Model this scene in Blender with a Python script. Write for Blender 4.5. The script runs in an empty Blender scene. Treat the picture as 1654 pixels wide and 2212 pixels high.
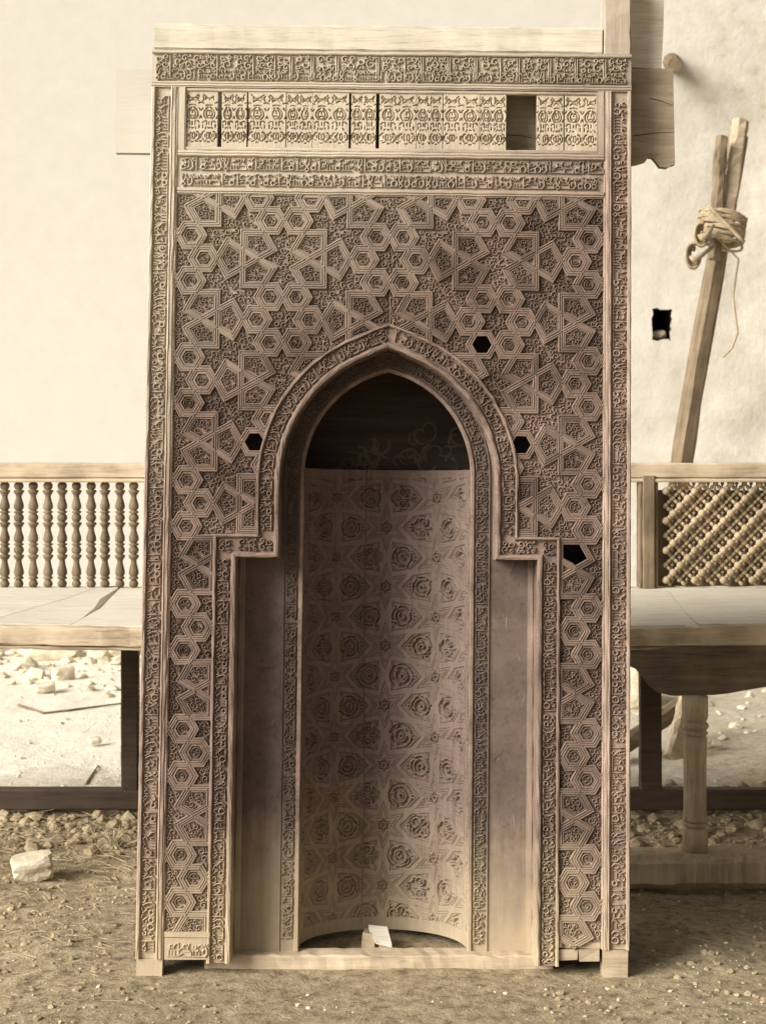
import bpy, bmesh, math, random
import numpy as np
from math import pi, sin, cos, sqrt, atan2, tan, radians, hypot
from mathutils import Vector, Matrix, noise as mnoise

C = bpy.context.scene
COL = C.collection
RND = random.Random(7)

# ------------------------------------------------------------------ camera
F = 3896.2            # focal length in pixels of the 1654 x 2212 view
EYE = 1.39            # height of the lens above the ground
D0 = 4.2              # distance to the foot of the prayer niche
cam = bpy.data.cameras.new('camera')
camo = bpy.data.objects.new('camera', cam)
COL.objects.link(camo)
camo.location = (0, -D0, EYE)
camo.rotation_euler = (pi / 2, 0, 0)
cam.sensor_fit = 'VERTICAL'
cam.sensor_height = 36.0
cam.lens = 36.0 * F / 2212
cam.shift_y = -(1106 - 850) / 2212
cam.clip_start = 0.05
cam.clip_end = 200
cam.dof.use_dof = True
cam.dof.focus_distance = 4.22
cam.dof.aperture_fstop = 9.0
C.camera = camo

# ------------------------------------------------------------------ sky, sun, exposure
SUN_EL, SUN_AZ = radians(28), radians(-56)     # azimuth from the camera's back, negative = to the left
w = bpy.data.worlds.new('World')
C.world = w
w.use_nodes = True
nt = w.node_tree
bg = nt.nodes['Background']
sky = nt.nodes.new('ShaderNodeTexSky')
sky.sky_type = 'NISHITA'
sky.sun_disc = False
sky.sun_elevation = SUN_EL
sky.sun_rotation = pi + SUN_AZ * -1
sky.air_density = 1.0
sky.dust_density = 4.0
bw = nt.nodes.new('ShaderNodeRGBToBW')
tint = nt.nodes.new('ShaderNodeMix')
tint.data_type = 'RGBA'
tint.blend_type = 'MULTIPLY'
tint.inputs[0].default_value = 1.0
tint.inputs[7].default_value = (1.0, 0.965, 0.91, 1)
nt.links.new(sky.outputs[0], bw.inputs[0])
nt.links.new(bw.outputs[0], tint.inputs[6])
nt.links.new(tint.outputs[2], bg.inputs[0])
bg.inputs[1].default_value = 0.085
sl = bpy.data.lights.new('sun', 'SUN')
sl.energy = 3.6
sl.angle = radians(36)
sl.color = (1.0, 0.97, 0.92)
so = bpy.data.objects.new('sun', sl)
COL.objects.link(so)
sd = Vector((sin(SUN_AZ) * cos(SUN_EL), -cos(SUN_AZ) * cos(SUN_EL), sin(SUN_EL)))
so.rotation_euler = sd.to_track_quat('Z', 'Y').to_euler()
so.location = sd * 20
C.view_settings.view_transform = 'Standard'
C.view_settings.look = 'None'
C.view_settings.gamma = 1
C.view_settings.exposure = 0.72
C.view_settings.use_curve_mapping = False


def at(x, y, Y):
    """the place seen at view position (x, y) at distance Y from the lens"""
    return Vector(((x - 827) / F * Y, Y - D0, EYE + (850 - y) / F * Y))


# ------------------------------------------------------------------ materials
ROOTOBJ = bpy.data.objects.new('mihrab', None)
COL.objects.link(ROOTOBJ)
TILT, ROLL = radians(3.5), radians(0.6)
o0 = at(826, 2078, D0)
ROOTM = Matrix.Translation(o0) @ Matrix.Rotation(-TILT, 4, 'X') @ Matrix.Rotation(ROLL, 4, 'Y')
ROOTOBJ.matrix_world = ROOTM


class NT:
    def __init__(s, name):
        s.m = bpy.data.materials.new(name)
        s.m.use_nodes = True
        s.t = s.m.node_tree
        s.b = s.t.nodes['Principled BSDF']
        s.b.inputs['Specular IOR Level'].default_value = 0.25

    def n(s, typ, **kw):
        nd = s.t.nodes.new(typ)
        for k, v in kw.items():
            if k.startswith('i_'):
                nd.inputs[int(k[2:])].default_value = v
            else:
                setattr(nd, k, v)
        return nd

    def l(s, a, b):
        s.t.links.new(a, b)

    def coords(s, obj=None, scale=(1, 1, 1), which='Object'):
        tc = s.n('ShaderNodeTexCoord')
        if obj:
            tc.object = obj
        mp = s.n('ShaderNodeMapping')
        mp.inputs['Scale'].default_value = scale
        s.l(tc.outputs[which], mp.inputs[0])
        return mp.outputs[0]

    def noise(s, vec, scale, detail=4, rough=0.6, dist=0.0):
        nd = s.n('ShaderNodeTexNoise')
        nd.inputs['Scale'].default_value = scale
        nd.inputs['Detail'].default_value = detail
        nd.inputs['Roughness'].default_value = rough
        nd.inputs['Distortion'].default_value = dist
        s.l(vec, nd.inputs['Vector'])
        return nd.outputs[0]

    def ramp(s, fac, stops):
        r = s.n('ShaderNodeValToRGB')
        e = r.color_ramp.elements
        while len(e) < len(stops):
            e.new(0.5)
        for i, (p, c) in enumerate(stops):
            e[i].position = p
            e[i].color = c if len(c) == 4 else (*c, 1)
        s.l(fac, r.inputs[0])
        return r.outputs[0]

    def mix(s, fac, a, b, mode='MIX'):
        m = s.n('ShaderNodeMix', data_type='RGBA', blend_type=mode)
        for sock, val in ((m.inputs[0], fac), (m.inputs[6], a), (m.inputs[7], b)):
            if hasattr(val, 'is_linked') or hasattr(val, 'links'):
                s.l(val, sock)
            else:
                sock.default_value = val if not isinstance(val, tuple) else (*val[:3], 1)
        return m.outputs[2]

    def math(s, op, a, b=None, clamp=False):
        m = s.n('ShaderNodeMath', operation=op, use_clamp=clamp)
        for sock, val in ((m.inputs[0], a), (m.inputs[1], b)):
            if val is None:
                continue
            if isinstance(val, (int, float)):
                sock.default_value = val
            else:
                s.l(val, sock)
        return m.outputs[0]

    def bump(s, h, strength, dist):
        b = s.n('ShaderNodeBump')
        b.inputs['Strength'].default_value = strength
        b.inputs['Distance'].default_value = dist
        s.l(h, b.inputs['Height'])
        s.l(b.outputs[0], s.b.inputs['Normal'])

    def out(s, col, rough=0.75):
        s.l(col, s.b.inputs['Base Color'])
        s.b.inputs['Roughness'].default_value = rough
        return s.m


def grain_scale(axis, fine=1.0):
    g = {'X': (2, 34, 34), 'Z': (34, 34, 2), 'Y': (34, 2, 34), 'N': (16, 16, 16)}[axis]
    return tuple(c * fine for c in g)


def wood(name, dark, light, axis='X', pale_veil=None, dust=None, var=0.46, wear=0.45, bump=0.7, rough=0.72, streaky=False):
    """old timber; bleach / dust are paler colours: upper wood plus a painted-in flare veil, and the dusty foot"""
    m = NT(name)
    v = m.coords(scale=grain_scale(axis))
    oi = m.n('ShaderNodeObjectInfo')
    add = m.n('ShaderNodeVectorMath', operation='ADD')
    sc = m.n('ShaderNodeVectorMath', operation='SCALE')
    comb = m.n('ShaderNodeCombineXYZ')
    for i in range(3):
        m.l(oi.outputs['Random'], comb.inputs[i])
    m.l(comb.outputs[0], sc.inputs[0])
    sc.inputs['Scale'].default_value = 37.0
    m.l(v, add.inputs[0])
    m.l(sc.outputs[0], add.inputs[1])
    g = m.noise(add.outputs[0], 1.6, 7, 0.65, 0.5)
    base = m.ramp(g, [(0.3, dark), (0.72, light)])
    st2 = m.noise(add.outputs[0], 5.5, 3, 0.7)
    base = m.mix(1.0, base, m.ramp(st2, [(0.30, (0.62, 0.60, 0.58)), (0.46, (1, 1, 1)), (0.66, (1, 1, 1)), (0.80, (1.0, 1.0, 1.0))]), 'MULTIPLY')
    # broad blotches of wear
    vr = m.coords(ROOTOBJ)
    bl = m.noise(vr, 7.0, 5, 0.6)
    blr = m.ramp(bl, [(0.38, (0, 0, 0)), (0.7, (1, 1, 1))])
    lighter = tuple(min(1, c * 1.6 + 0.02) for c in light)
    base = m.mix(m.math('MULTIPLY', blr, wear), base, lighter)
    # tone differs from piece to piece
    tone = m.math('ADD', m.math('MULTIPLY', oi.outputs['Random'], var), 1.0 - var / 2)
    base = m.mix(1.0, base, m_tone(m, tone), 'MULTIPLY')
    if pale_veil or dust:
        sep = m.n('ShaderNodeSeparateXYZ')
        m.l(vr, sep.inputs[0])
        nz = m.noise(vr, 3.0, 4, 0.6)
        fine = m.noise(vr, 60.0, 4, 0.7)
        if streaky:
            fine = m.math('ADD', m.math('MULTIPLY', fine, .5), m.math('MULTIPLY', m.noise(m.coords(ROOTOBJ, (1, 1, .06)), 75.0, 3, 0.6), 1.6))
            fine = m.math('SUBTRACT', fine, .55)
        h = m.math('ADD', sep.outputs[2], m.math('MULTIPLY', m.math('SUBTRACT', nz, 0.5), 0.5))
        h = m.math('ADD', h, m.math('MULTIPLY', m.math('SUBTRACT', fine, 0.5), 0.12))
        if pale_veil:
            lo, hi, col, amt = pale_veil[:4]
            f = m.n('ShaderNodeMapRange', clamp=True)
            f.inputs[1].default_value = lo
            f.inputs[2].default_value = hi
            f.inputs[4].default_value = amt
            # flare veil painted into the colour, strongest at the upper left
            hx = m.math('SUBTRACT', h, m.math('MULTIPLY', sep.outputs[0], pale_veil[4] if len(pale_veil) > 4 else 0.5))
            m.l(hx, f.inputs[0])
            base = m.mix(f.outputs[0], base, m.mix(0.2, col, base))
        if dust:
            lo, hi, col, amt = dust
            f = m.n('ShaderNodeMapRange', clamp=True)
            f.inputs[1].default_value = hi
            f.inputs[2].default_value = lo
            f.inputs[4].default_value = amt
            m.l(h, f.inputs[0])
            base = m.mix(f.outputs[0], base, col)
    hh = m.noise(add.outputs[0], 3.0, 6, 0.7)
    m.bump(hh, bump, 0.0022)
    return m.out(base, rough)


def m_tone(m, fac):
    c = m.n('ShaderNodeCombineColor')
    for i in range(3):
        m.l(fac, c.inputs[i])
    return c.outputs[0]


PALE = (0.57, 0.50, 0.375)
DUST = (0.50, 0.40, 0.26)
DK, LT = (0.088, 0.056, 0.042), (0.210, 0.148, 0.113)
PALE_VEIL = (1.55, 2.15, PALE, 0.8)  # pale upper wood with a flare veil painted into the colour
DU = (0.02, 0.30, DUST, 0.8)
M = {}
for ax in 'XZN':
    M['carved' + ax] = wood('carved_wood_' + ax.lower(), DK, LT, ax, PALE_VEIL, DU)
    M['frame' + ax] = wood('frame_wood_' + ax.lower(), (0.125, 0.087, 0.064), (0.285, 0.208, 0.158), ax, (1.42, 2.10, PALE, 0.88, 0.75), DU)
M['niche'] = wood('niche_wood', (0.115, 0.080, 0.063), (0.170, 0.122, 0.097), 'Z', None, (-.02, 0.36, DUST, 0.75), 0.1, 0.2, .25, .72, True)
M['plain'] = wood('plain_board_wood', (0.078, 0.054, 0.042), (0.128, 0.092, 0.071), 'N', None, (0.0, 0.30, DUST, 0.7), 0.06, 0.35, .5, .72, True)
M['slat'] = wood('slat_wood', (0.30, 0.235, 0.16), (0.50, 0.41, 0.29), 'Z', (1.6, 2.1, PALE, 0.55), None, 0.12, 0.3)
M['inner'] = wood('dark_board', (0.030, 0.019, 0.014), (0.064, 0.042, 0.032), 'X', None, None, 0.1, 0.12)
M['paint'] = wood('scroll_paint', (0.075, 0.050, 0.038), (0.12, 0.083, 0.064), 'X', None, None, 0.1, 0.2)
M['raw'] = wood('raw_plank', (0.43, 0.375, 0.28), (0.56, 0.50, 0.40), 'X', None, None, 0.1, 0.3)
M['rawdark'] = wood('weathered_plank', (0.25, 0.185, 0.115), (0.50, 0.40, 0.275), 'X', None, None, 0.2, 0.4)
def backing_mat():
    m = NT('backing_board_wood')
    g = m.noise(m.coords(scale=(3, 20, 30)), 2.0, 7, .65, .6)
    k = m.noise(m.coords(), 9, 4, .6)
    base = m.ramp(m.math('ADD', m.math('MULTIPLY', g, .6), m.math('MULTIPLY', k, .4)), [(.34, (.22, .165, .108)), (.62, (.42, .335, .235))])
    sep = m.n('ShaderNodeSeparateXYZ')
    m.l(m.coords(ROOTOBJ), sep.inputs[0])
    f = m.n('ShaderNodeMapRange', clamp=True)      # pale flare veil painted into the colour of its left end
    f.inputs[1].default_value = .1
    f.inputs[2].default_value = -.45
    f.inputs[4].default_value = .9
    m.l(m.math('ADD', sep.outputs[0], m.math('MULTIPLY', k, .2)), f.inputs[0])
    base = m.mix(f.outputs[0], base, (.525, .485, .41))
    m.bump(g, .6, .002)
    return m.out(base, .8)


M['backing'] = backing_mat()
M['bench'] = wood('bench_wood', (0.30, 0.225, 0.14), (0.54, 0.43, 0.295), 'X', None, None, 0.12, 0.5)
M['benchz'] = wood('turned_wood', (0.25, 0.185, 0.11), (0.46, 0.36, 0.235), 'Z', None, None, 0.2, 0.4)
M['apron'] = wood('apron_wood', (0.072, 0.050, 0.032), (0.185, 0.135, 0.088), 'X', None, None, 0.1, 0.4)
M['seat'] = wood('seat_wood', (0.56, 0.49, 0.38), (0.74, 0.67, 0.54), 'X', None, None, 0.06, 0.15, 0.3)
M['turned'] = wood('shaded_turned_wood', (0.088, 0.060, 0.034), (0.20, 0.148, 0.090), 'Z', None, None, 0.25, 0.4)  # backlit shade is put into the balusters' dark tone
M['under'] = wood('underframe_wood', (0.032, 0.021, 0.013), (0.075, 0.050, 0.032), 'X', None, None, 0.1, 0.2)  # shade under the seat is put into this dark tone
M['pole'] = wood('pole_wood', (0.105, 0.074, 0.042), (0.235, 0.172, 0.105), 'Z', None, None, 0.2, 0.4)
M['rope'] = wood('rope_fibre', (0.22, 0.165, 0.10), (0.40, 0.315, 0.20), 'N', None, None, 0.1, 0.3)


def earth_mat():
    m = NT('dry_earth')
    v = m.coords(which='Object')
    sep = m.n('ShaderNodeSeparateXYZ')
    m.l(v, sep.inputs[0])
    n1 = m.noise(v, 2.2, 6, 0.65)
    n2 = m.noise(v, 26, 6, 0.75)
    n3 = m.noise(v, 120, 4, 0.8)
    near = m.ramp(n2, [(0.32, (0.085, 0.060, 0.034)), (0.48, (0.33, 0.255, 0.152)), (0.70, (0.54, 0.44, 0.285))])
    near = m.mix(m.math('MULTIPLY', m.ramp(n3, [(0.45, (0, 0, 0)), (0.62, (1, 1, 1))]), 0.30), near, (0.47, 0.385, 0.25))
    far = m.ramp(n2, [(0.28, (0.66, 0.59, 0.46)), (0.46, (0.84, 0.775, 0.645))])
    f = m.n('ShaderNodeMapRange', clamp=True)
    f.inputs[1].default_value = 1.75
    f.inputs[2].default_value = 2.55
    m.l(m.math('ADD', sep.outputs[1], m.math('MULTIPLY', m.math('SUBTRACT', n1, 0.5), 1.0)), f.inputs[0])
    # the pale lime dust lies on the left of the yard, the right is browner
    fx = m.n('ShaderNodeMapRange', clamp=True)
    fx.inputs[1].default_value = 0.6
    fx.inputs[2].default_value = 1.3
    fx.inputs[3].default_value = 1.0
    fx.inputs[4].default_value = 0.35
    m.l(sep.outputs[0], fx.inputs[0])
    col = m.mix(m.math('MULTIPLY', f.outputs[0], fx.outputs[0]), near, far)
    m.bump(m.math('ADD', n2, m.math('MULTIPLY', n3, 0.5)), 0.8, 0.02)
    return m.out(col, 0.95)


def plaster_mat():
    m = NT('lime_plaster')
    v = m.coords(which='Object')
    sep = m.n('ShaderNodeSeparateXYZ')
    m.l(v, sep.inputs[0])
    n1 = m.noise(v, 1.5, 6, 0.65)
    n2 = m.noise(v, 9, 6, 0.7)
    n3 = m.noise(v, 40, 4, 0.7)
    clean = m.ramp(n2, [(0.3, (0.505, 0.47, 0.405)), (0.7, (0.55, 0.515, 0.45))])
    rough = m.ramp(m.math('ADD', m.math('MULTIPLY', n2, 0.6), m.math('MULTIPLY', n1, 0.4)),
                   [(0.30, (0.27, 0.22, 0.15)), (0.43, (0.46, 0.41, 0.325)), (0.60, (0.545, 0.505, 0.43))])
    f = m.n('ShaderNodeMapRange', clamp=True)
    f.inputs[1].default_value = 1.3
    f.inputs[2].default_value = 2.3
    m.l(m.math('ADD', sep.outputs[0], m.math('MULTIPLY', n1, 0.6)), f.inputs[0])
    col = m.mix(m.math('MULTIPLY', f.outputs[0], 0.85), clean, rough)
    m.bump(m.math('MULTIPLY', m.math('ADD', n2, m.math('MULTIPLY', n3, 0.4)), m.math('ADD', m.math('MULTIPLY', f.outputs[0], .85), .15)), 0.4, 0.02)
    return m.out(col, 0.95)


def stone_mat(name, a, b):
    m = NT(name)
    v = m.coords()
    n2 = m.noise(v, 18, 6, 0.7)
    col = m.ramp(n2, [(0.3, a), (0.65, b)])
    m.bump(m.noise(v, 50, 5, 0.75), 0.6, 0.008)
    return m.out(col, 0.95)


M['earth'] = earth_mat()
M['plaster'] = plaster_mat()
M['stone'] = stone_mat('limestone', (0.46, 0.385, 0.26), (0.70, 0.62, 0.47))
M['clod'] = stone_mat('soil', (0.17, 0.122, 0.07), (0.46, 0.365, 0.23))
M['straw'] = stone_mat('straw', (0.30, 0.235, 0.135), (0.54, 0.45, 0.29))
M['hole'] = stone_mat('mud_mortar', (0.10, 0.07, 0.042), (0.21, 0.155, 0.10))


# ------------------------------------------------------------------ mesh helpers
class MB:
    def __init__(s):
        s.v, s.f = [], []

    def add(s, vs, fs):
        k = len(s.v)
        s.v.extend(vs)
        s.f.extend([tuple(i + k for i in f) for f in fs])

    def box(s, lo, hi, jit=0.0, rnd=RND):
        vs = []
        for z in (lo[2], hi[2]):
            for y in (lo[1], hi[1]):
                for x in (lo[0], hi[0]):
                    vs.append((x + rnd.uniform(-jit, jit), y + rnd.uniform(-jit, jit), z + rnd.uniform(-jit, jit)))
        s.add(vs, [(0, 2, 3, 1), (4, 5, 7, 6), (0, 1, 5, 4), (2, 6, 7, 3), (0, 4, 6, 2), (1, 3, 7, 5)])

    def lathe(s, prof, seg=16, cx=0, cy=0):
        """prof: (z, r) from the bottom upward"""
        vs, fs = [], []
        n = len(prof)
        for z, r in prof:
            for k in range(seg):
                a = 2 * pi * k / seg
                vs.append((cx + r * cos(a), cy + r * sin(a), z))
        for i in range(n - 1):
            for k in range(seg):
                k2 = (k + 1) % seg
                fs.append((i * seg + k, i * seg + k2, (i + 1) * seg + k2, (i + 1) * seg + k))
        fs.append(tuple(range(seg))[::-1])
        fs.append(tuple((n - 1) * seg + k for k in range(seg)))
        s.add(vs, fs)

    def tube(s, pts, rad, seg=8, cap=True):
        pts = [Vector(p) for p in pts]
        if not hasattr(rad, '__len__'):
            rad = [rad] * len(pts)
        vs, fs = [], []
        up = Vector((0, 0, 1))
        prev = None
        for i, p in enumerate(pts):
            t = (pts[min(i + 1, len(pts) - 1)] - pts[max(i - 1, 0)]).normalized()
            if prev is None:
                a = up if abs(t.z) < 0.9 else Vector((1, 0, 0))
                n = t.cross(a).normalized()
            else:
                n = (prev - t * prev.dot(t)).normalized()
            prev = n
            b = t.cross(n)
            for k in range(seg):
                an = 2 * pi * k / seg
                q = p + (n * cos(an) + b * sin(an)) * rad[i]
                vs.append(tuple(q))
        for i in range(len(pts) - 1):
            for k in range(seg):
                k2 = (k + 1) % seg
                fs.append((i * seg + k, i * seg + k2, (i + 1) * seg + k2, (i + 1) * seg + k))
        if cap:
            fs.append(tuple(range(seg))[::-1])
            fs.append(tuple((len(pts) - 1) * seg + k for k in range(seg)))
        s.add(vs, fs)

    def plate(s, poly, w0, w1):
        """flat outline in (u, v), from depth w0 up to w1 (towards the viewer)"""
        n = len(poly)
        vs = [(u, -w1, v) for u, v in poly] + [(u, -w0, v) for u, v in poly]
        fs = [tuple(range(n)), tuple(range(2 * n - 1, n - 1, -1))]
        for i in range(n):
            j = (i + 1) % n
            fs.append((i, i + n, j + n, j))
        s.add(vs, fs)

    def ribbon(s, pts, hw, base, top, prof=((-1, 0), (-.6, .85), (0, 1), (.6, .85), (1, 0)), taper=True):
        """a carved stroke that stands on depth base and rises to top"""
        n = len(pts)
        if n < 2:
            return
        m = len(prof)
        vs = []
        for i, (u, v) in enumerate(pts):
            a, b = pts[max(i - 1, 0)], pts[min(i + 1, n - 1)]
            tx, ty = b[0] - a[0], b[1] - a[1]
            L = hypot(tx, ty) or 1
            nx, ny = -ty / L, tx / L
            k = hw[i] if hasattr(hw, '__len__') else hw
            e = 1.0
            if taper and (i == 0 or i == n - 1):
                e = 0.45
            for p, h in prof:
                vs.append((u + nx * p * k * e, -(base + (top - base) * h * (1 if e == 1 else .75)), v + ny * p * k * e))
        fs = []
        for i in range(n - 1):
            for q in range(m - 1):
                a = i * m + q
                fs.append((a, a + m, a + m + 1, a + 1))
        fs.append(tuple(range(m)))
        fs.append(tuple((n - 1) * m + q for q in range(m))[::-1])
        s.add(vs, fs)

    def build(s, name, mat, parent=None, smooth=False, stuff=False):
        me = bpy.data.meshes.new(name)
        me.from_pydata(s.v, [], s.f)
        me.materials.append(mat)
        if smooth:
            me.polygons.foreach_set('use_smooth', [True] * len(me.polygons))
        me.update()
        return link(name, me, parent, stuff)


def link(name, me, parent=None, stuff=False):
    o = bpy.data.objects.new(name, me)
    COL.objects.link(o)
    if parent:
        o.parent = parent
    if stuff:
        o['kind'] = 'stuff'
    return o


def tag(o, label=None, cat=None, group=None, kind=None):
    if label:
        o['label'] = label
    if cat:
        o['category'] = cat
    if group:
        o['group'] = group
    if kind:
        o['kind'] = kind
    return o


def empty(name, loc=(0, 0, 0)):
    o = bpy.data.objects.new(name, None)
    COL.objects.link(o)
    o.location = loc
    return o


def bevel_mesh(o, width, seg=1):
    bm = bmesh.new()
    bm.from_mesh(o.data)
    bmesh.ops.recalc_face_normals(bm, faces=bm.faces)
    bmesh.ops.bevel(bm, geom=bm.edges[:], offset=width, segments=seg, affect='EDGES', clamp_overlap=True)
    bm.to_mesh(o.data)
    bm.free()
    return o


def rough_bar(name, lo, hi, mat, parent=None, nx=24, amp=0.003, axis=0, seed=0, sag=None, bev=0.004):
    """a sawn bar with slightly uneven arrises, subdivided along its length"""
    rnd = random.Random(seed)
    ax = [0, 1, 2]
    a, b, c = axis, (axis + 1) % 3, (axis + 2) % 3
    ring = []
    B0, B1, C0, C1 = lo[b], hi[b], lo[c], hi[c]
    e = min(bev, (B1 - B0) * .3, (C1 - C0) * .3)
    prof = [(B0 + e, C0), (B1 - e, C0), (B1, C0 + e), (B1, C1 - e), (B1 - e, C1), (B0 + e, C1), (B0, C1 - e), (B0, C0 + e)]
    vs, fs = [], []
    for i in range(nx + 1):
        t = lo[a] + (hi[a] - lo[a]) * i / nx
        for pb, pc in prof:
            p = [0, 0, 0]
            p[a] = t
            p[b] = pb + rnd.uniform(-amp, amp)
            p[c] = pc + rnd.uniform(-amp, amp)
            if sag:
                p[2] += sag(p[0], p[1])
            vs.append(tuple(p))
    for i in range(nx):
        for k in range(8):
            k2 = (k + 1) % 8
            fs.append((i * 8 + k, i * 8 + k2, (i + 1) * 8 + k2, (i + 1) * 8 + k))
    fs.append(tuple(range(8))[::-1])
    fs.append(tuple(nx * 8 + k for k in range(8)))
    mb = MB()
    mb.add(vs, fs)
    return mb.build(name, mat, parent)


# ------------------------------------------------------------------ polygon tools
def area(p):
    return 0.5 * sum(p[i][0] * p[(i + 1) % len(p)][1] - p[(i + 1) % len(p)][0] * p[i][1] for i in range(len(p)))


def centroid(p):
    A = area(p)
    if abs(A) < 1e-12:
        return (sum(q[0] for q in p) / len(p), sum(q[1] for q in p) / len(p))
    cx = cy = 0
    for i in range(len(p)):
        x0, y0 = p[i]
        x1, y1 = p[(i + 1) % len(p)]
        k = x0 * y1 - x1 * y0
        cx += (x0 + x1) * k
        cy += (y0 + y1) * k
    return cx / (6 * A), cy / (6 * A)


def clean(p, eps=2e-4):
    q = []
    for a in p:
        if not q or hypot(a[0] - q[-1][0], a[1] - q[-1][1]) > eps:
            q.append(a)
    while len(q) > 1 and hypot(q[0][0] - q[-1][0], q[0][1] - q[-1][1]) <= eps:
        q.pop()
    return q


def clip(p, nx, ny, d):
    """keep the side nx*x + ny*y >= d"""
    out = []
    n = len(p)
    for i in range(n):
        a, b = p[i], p[(i + 1) % n]
        da, db = nx * a[0] + ny * a[1] - d, nx * b[0] + ny * b[1] - d
        if da >= 0:
            out.append(a)
        if (da >= 0) != (db >= 0):
            t = da / (da - db)
            out.append((a[0] + (b[0] - a[0]) * t, a[1] + (b[1] - a[1]) * t))
    return clean(out)


def inset(p, d):
    """move every edge of a counter-clockwise outline inwards by d"""
    n = len(p)
    out = []
    for i in range(n):
        a, b, c = p[i - 1], p[i], p[(i + 1) % n]
        d1 = (b[0] - a[0], b[1] - a[1])
        d2 = (c[0] - b[0], c[1] - b[1])
        l1, l2 = hypot(*d1) or 1e-9, hypot(*d2) or 1e-9
        n1 = (-d1[1] / l1, d1[0] / l1)
        n2 = (-d2[1] / l2, d2[0] / l2)
        k = 1 + n1[0] * n2[0] + n1[1] * n2[1]
        k = max(k, 0.22)
        out.append((b[0] + (n1[0] + n2[0]) * d / k, b[1] + (n1[1] + n2[1]) * d / k))
    return out


def pt_in(p, x, y):
    c = False
    n = len(p)
    for i in range(n):
        x0, y0 = p[i]
        x1, y1 = p[i - 1]
        if (y0 > y) != (y1 > y) and x < (x1 - x0) * (y - y0) / (y1 - y0) + x0:
            c = not c
    return c


def seg_dist(px, py, a, b):
    dx, dy = b[0] - a[0], b[1] - a[1]
    L = dx * dx + dy * dy
    t = 0 if L == 0 else max(0, min(1, ((px - a[0]) * dx + (py - a[1]) * dy) / L))
    return hypot(px - a[0] - t * dx, py - a[1] - t * dy)


def poly_dist(p, x, y):
    return min(seg_dist(x, y, p[i - 1], p[i]) for i in range(len(p)))


# ------------------------------------------------------------------ arabesque
def arc(cx, cy, r, a0, a1, n=10, r1=None):
    r1 = r if r1 is None else r1
    return [(cx + (r + (r1 - r) * i / n) * cos(a0 + (a1 - a0) * i / n), cy + (r + (r1 - r) * i / n) * sin(a0 + (a1 - a0) * i / n)) for i in range(n + 1)]


def leaf(cx, cy, ang, L, bow):
    n = 6
    p = []
    for i in range(n + 1):
        t = i / n
        x = L * (t - .5)
        y = bow * sin(pi * t)
        p.append((cx + x * cos(ang) - y * sin(ang), cy + x * sin(ang) + y * cos(ang)))
    return p


def scroll_fill(mb, poly, base, top, hw, rnd, margin=0.0015, rmin=0.003, step=0.002, maxn=9, rcap=.0072):
    """fill an outline with carved scrolls: the largest free discs first"""
    xs = [q[0] for q in poly]
    ys = [q[1] for q in poly]
    pts = []
    x = min(xs)
    while x < max(xs):
        y = min(ys)
        while y < max(ys):
            if pt_in(poly, x, y):
                pts.append([x, y, poly_dist(poly, x, y) - margin])
            y += step
        x += step
    discs = []
    while pts and len(discs) < maxn:
        b = max(pts, key=lambda q: q[2])
        if b[2] < rmin:
            break
        if b[2] > rcap:          # pack discs of the largest wanted size tightly against what is there
            b = min((q for q in pts if q[2] >= rcap), key=lambda q: q[2])
        r = min(b[2], rcap)
        discs.append((b[0], b[1], r))
        bx_, by_ = b[0], b[1]
        for q in pts:
            q[2] = min(q[2], hypot(q[0] - bx_, q[1] - by_) - r - 0.0003)
    jz = lambda: rnd.uniform(-.0003, .0003)
    for i, (x, y, r) in enumerate(discs):
        a = rnd.choice([pi / 2, -pi / 2, 0, pi / 6]) + rnd.uniform(-.3, .3)
        s = rnd.choice([-1, 1])
        if r > 0.0048:
            mb.ribbon(arc(x, y, r * .95, a, a + s * 7.6, 16, r * .12), hw, base, top + jz())
        else:
            mb.ribbon(leaf(x, y, a, r * 2.0, r * .5 * s), hw * .95, base, top + jz())
            if r > .004:
                mb.ribbon(leaf(x + r * .3, y - r * .3, a + 1.5, r * 1.3, r * .3), hw * .8, base, top + jz())
    # stems between neighbouring discs
    for i in range(1, len(discs)):
        x, y, r = discs[i]
        j = min(range(i), key=lambda q: hypot(discs[q][0] - x, discs[q][1] - y) - discs[q][2])
        X, Y, Rr = discs[j]
        d = hypot(X - x, Y - y) or 1
        if d < r + Rr + .004:
            ux, uy = (X - x) / d, (Y - y) / d
            p0 = (x + ux * r * .5, y + uy * r * .5)
            p1 = (X - ux * Rr * .7, Y - uy * Rr * .7)
            mb.ribbon([p0, ((p0[0] + p1[0]) / 2 - uy * .001, (p0[1] + p1[1]) / 2 + ux * .001), p1], hw * .9, base, top + jz())


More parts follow.
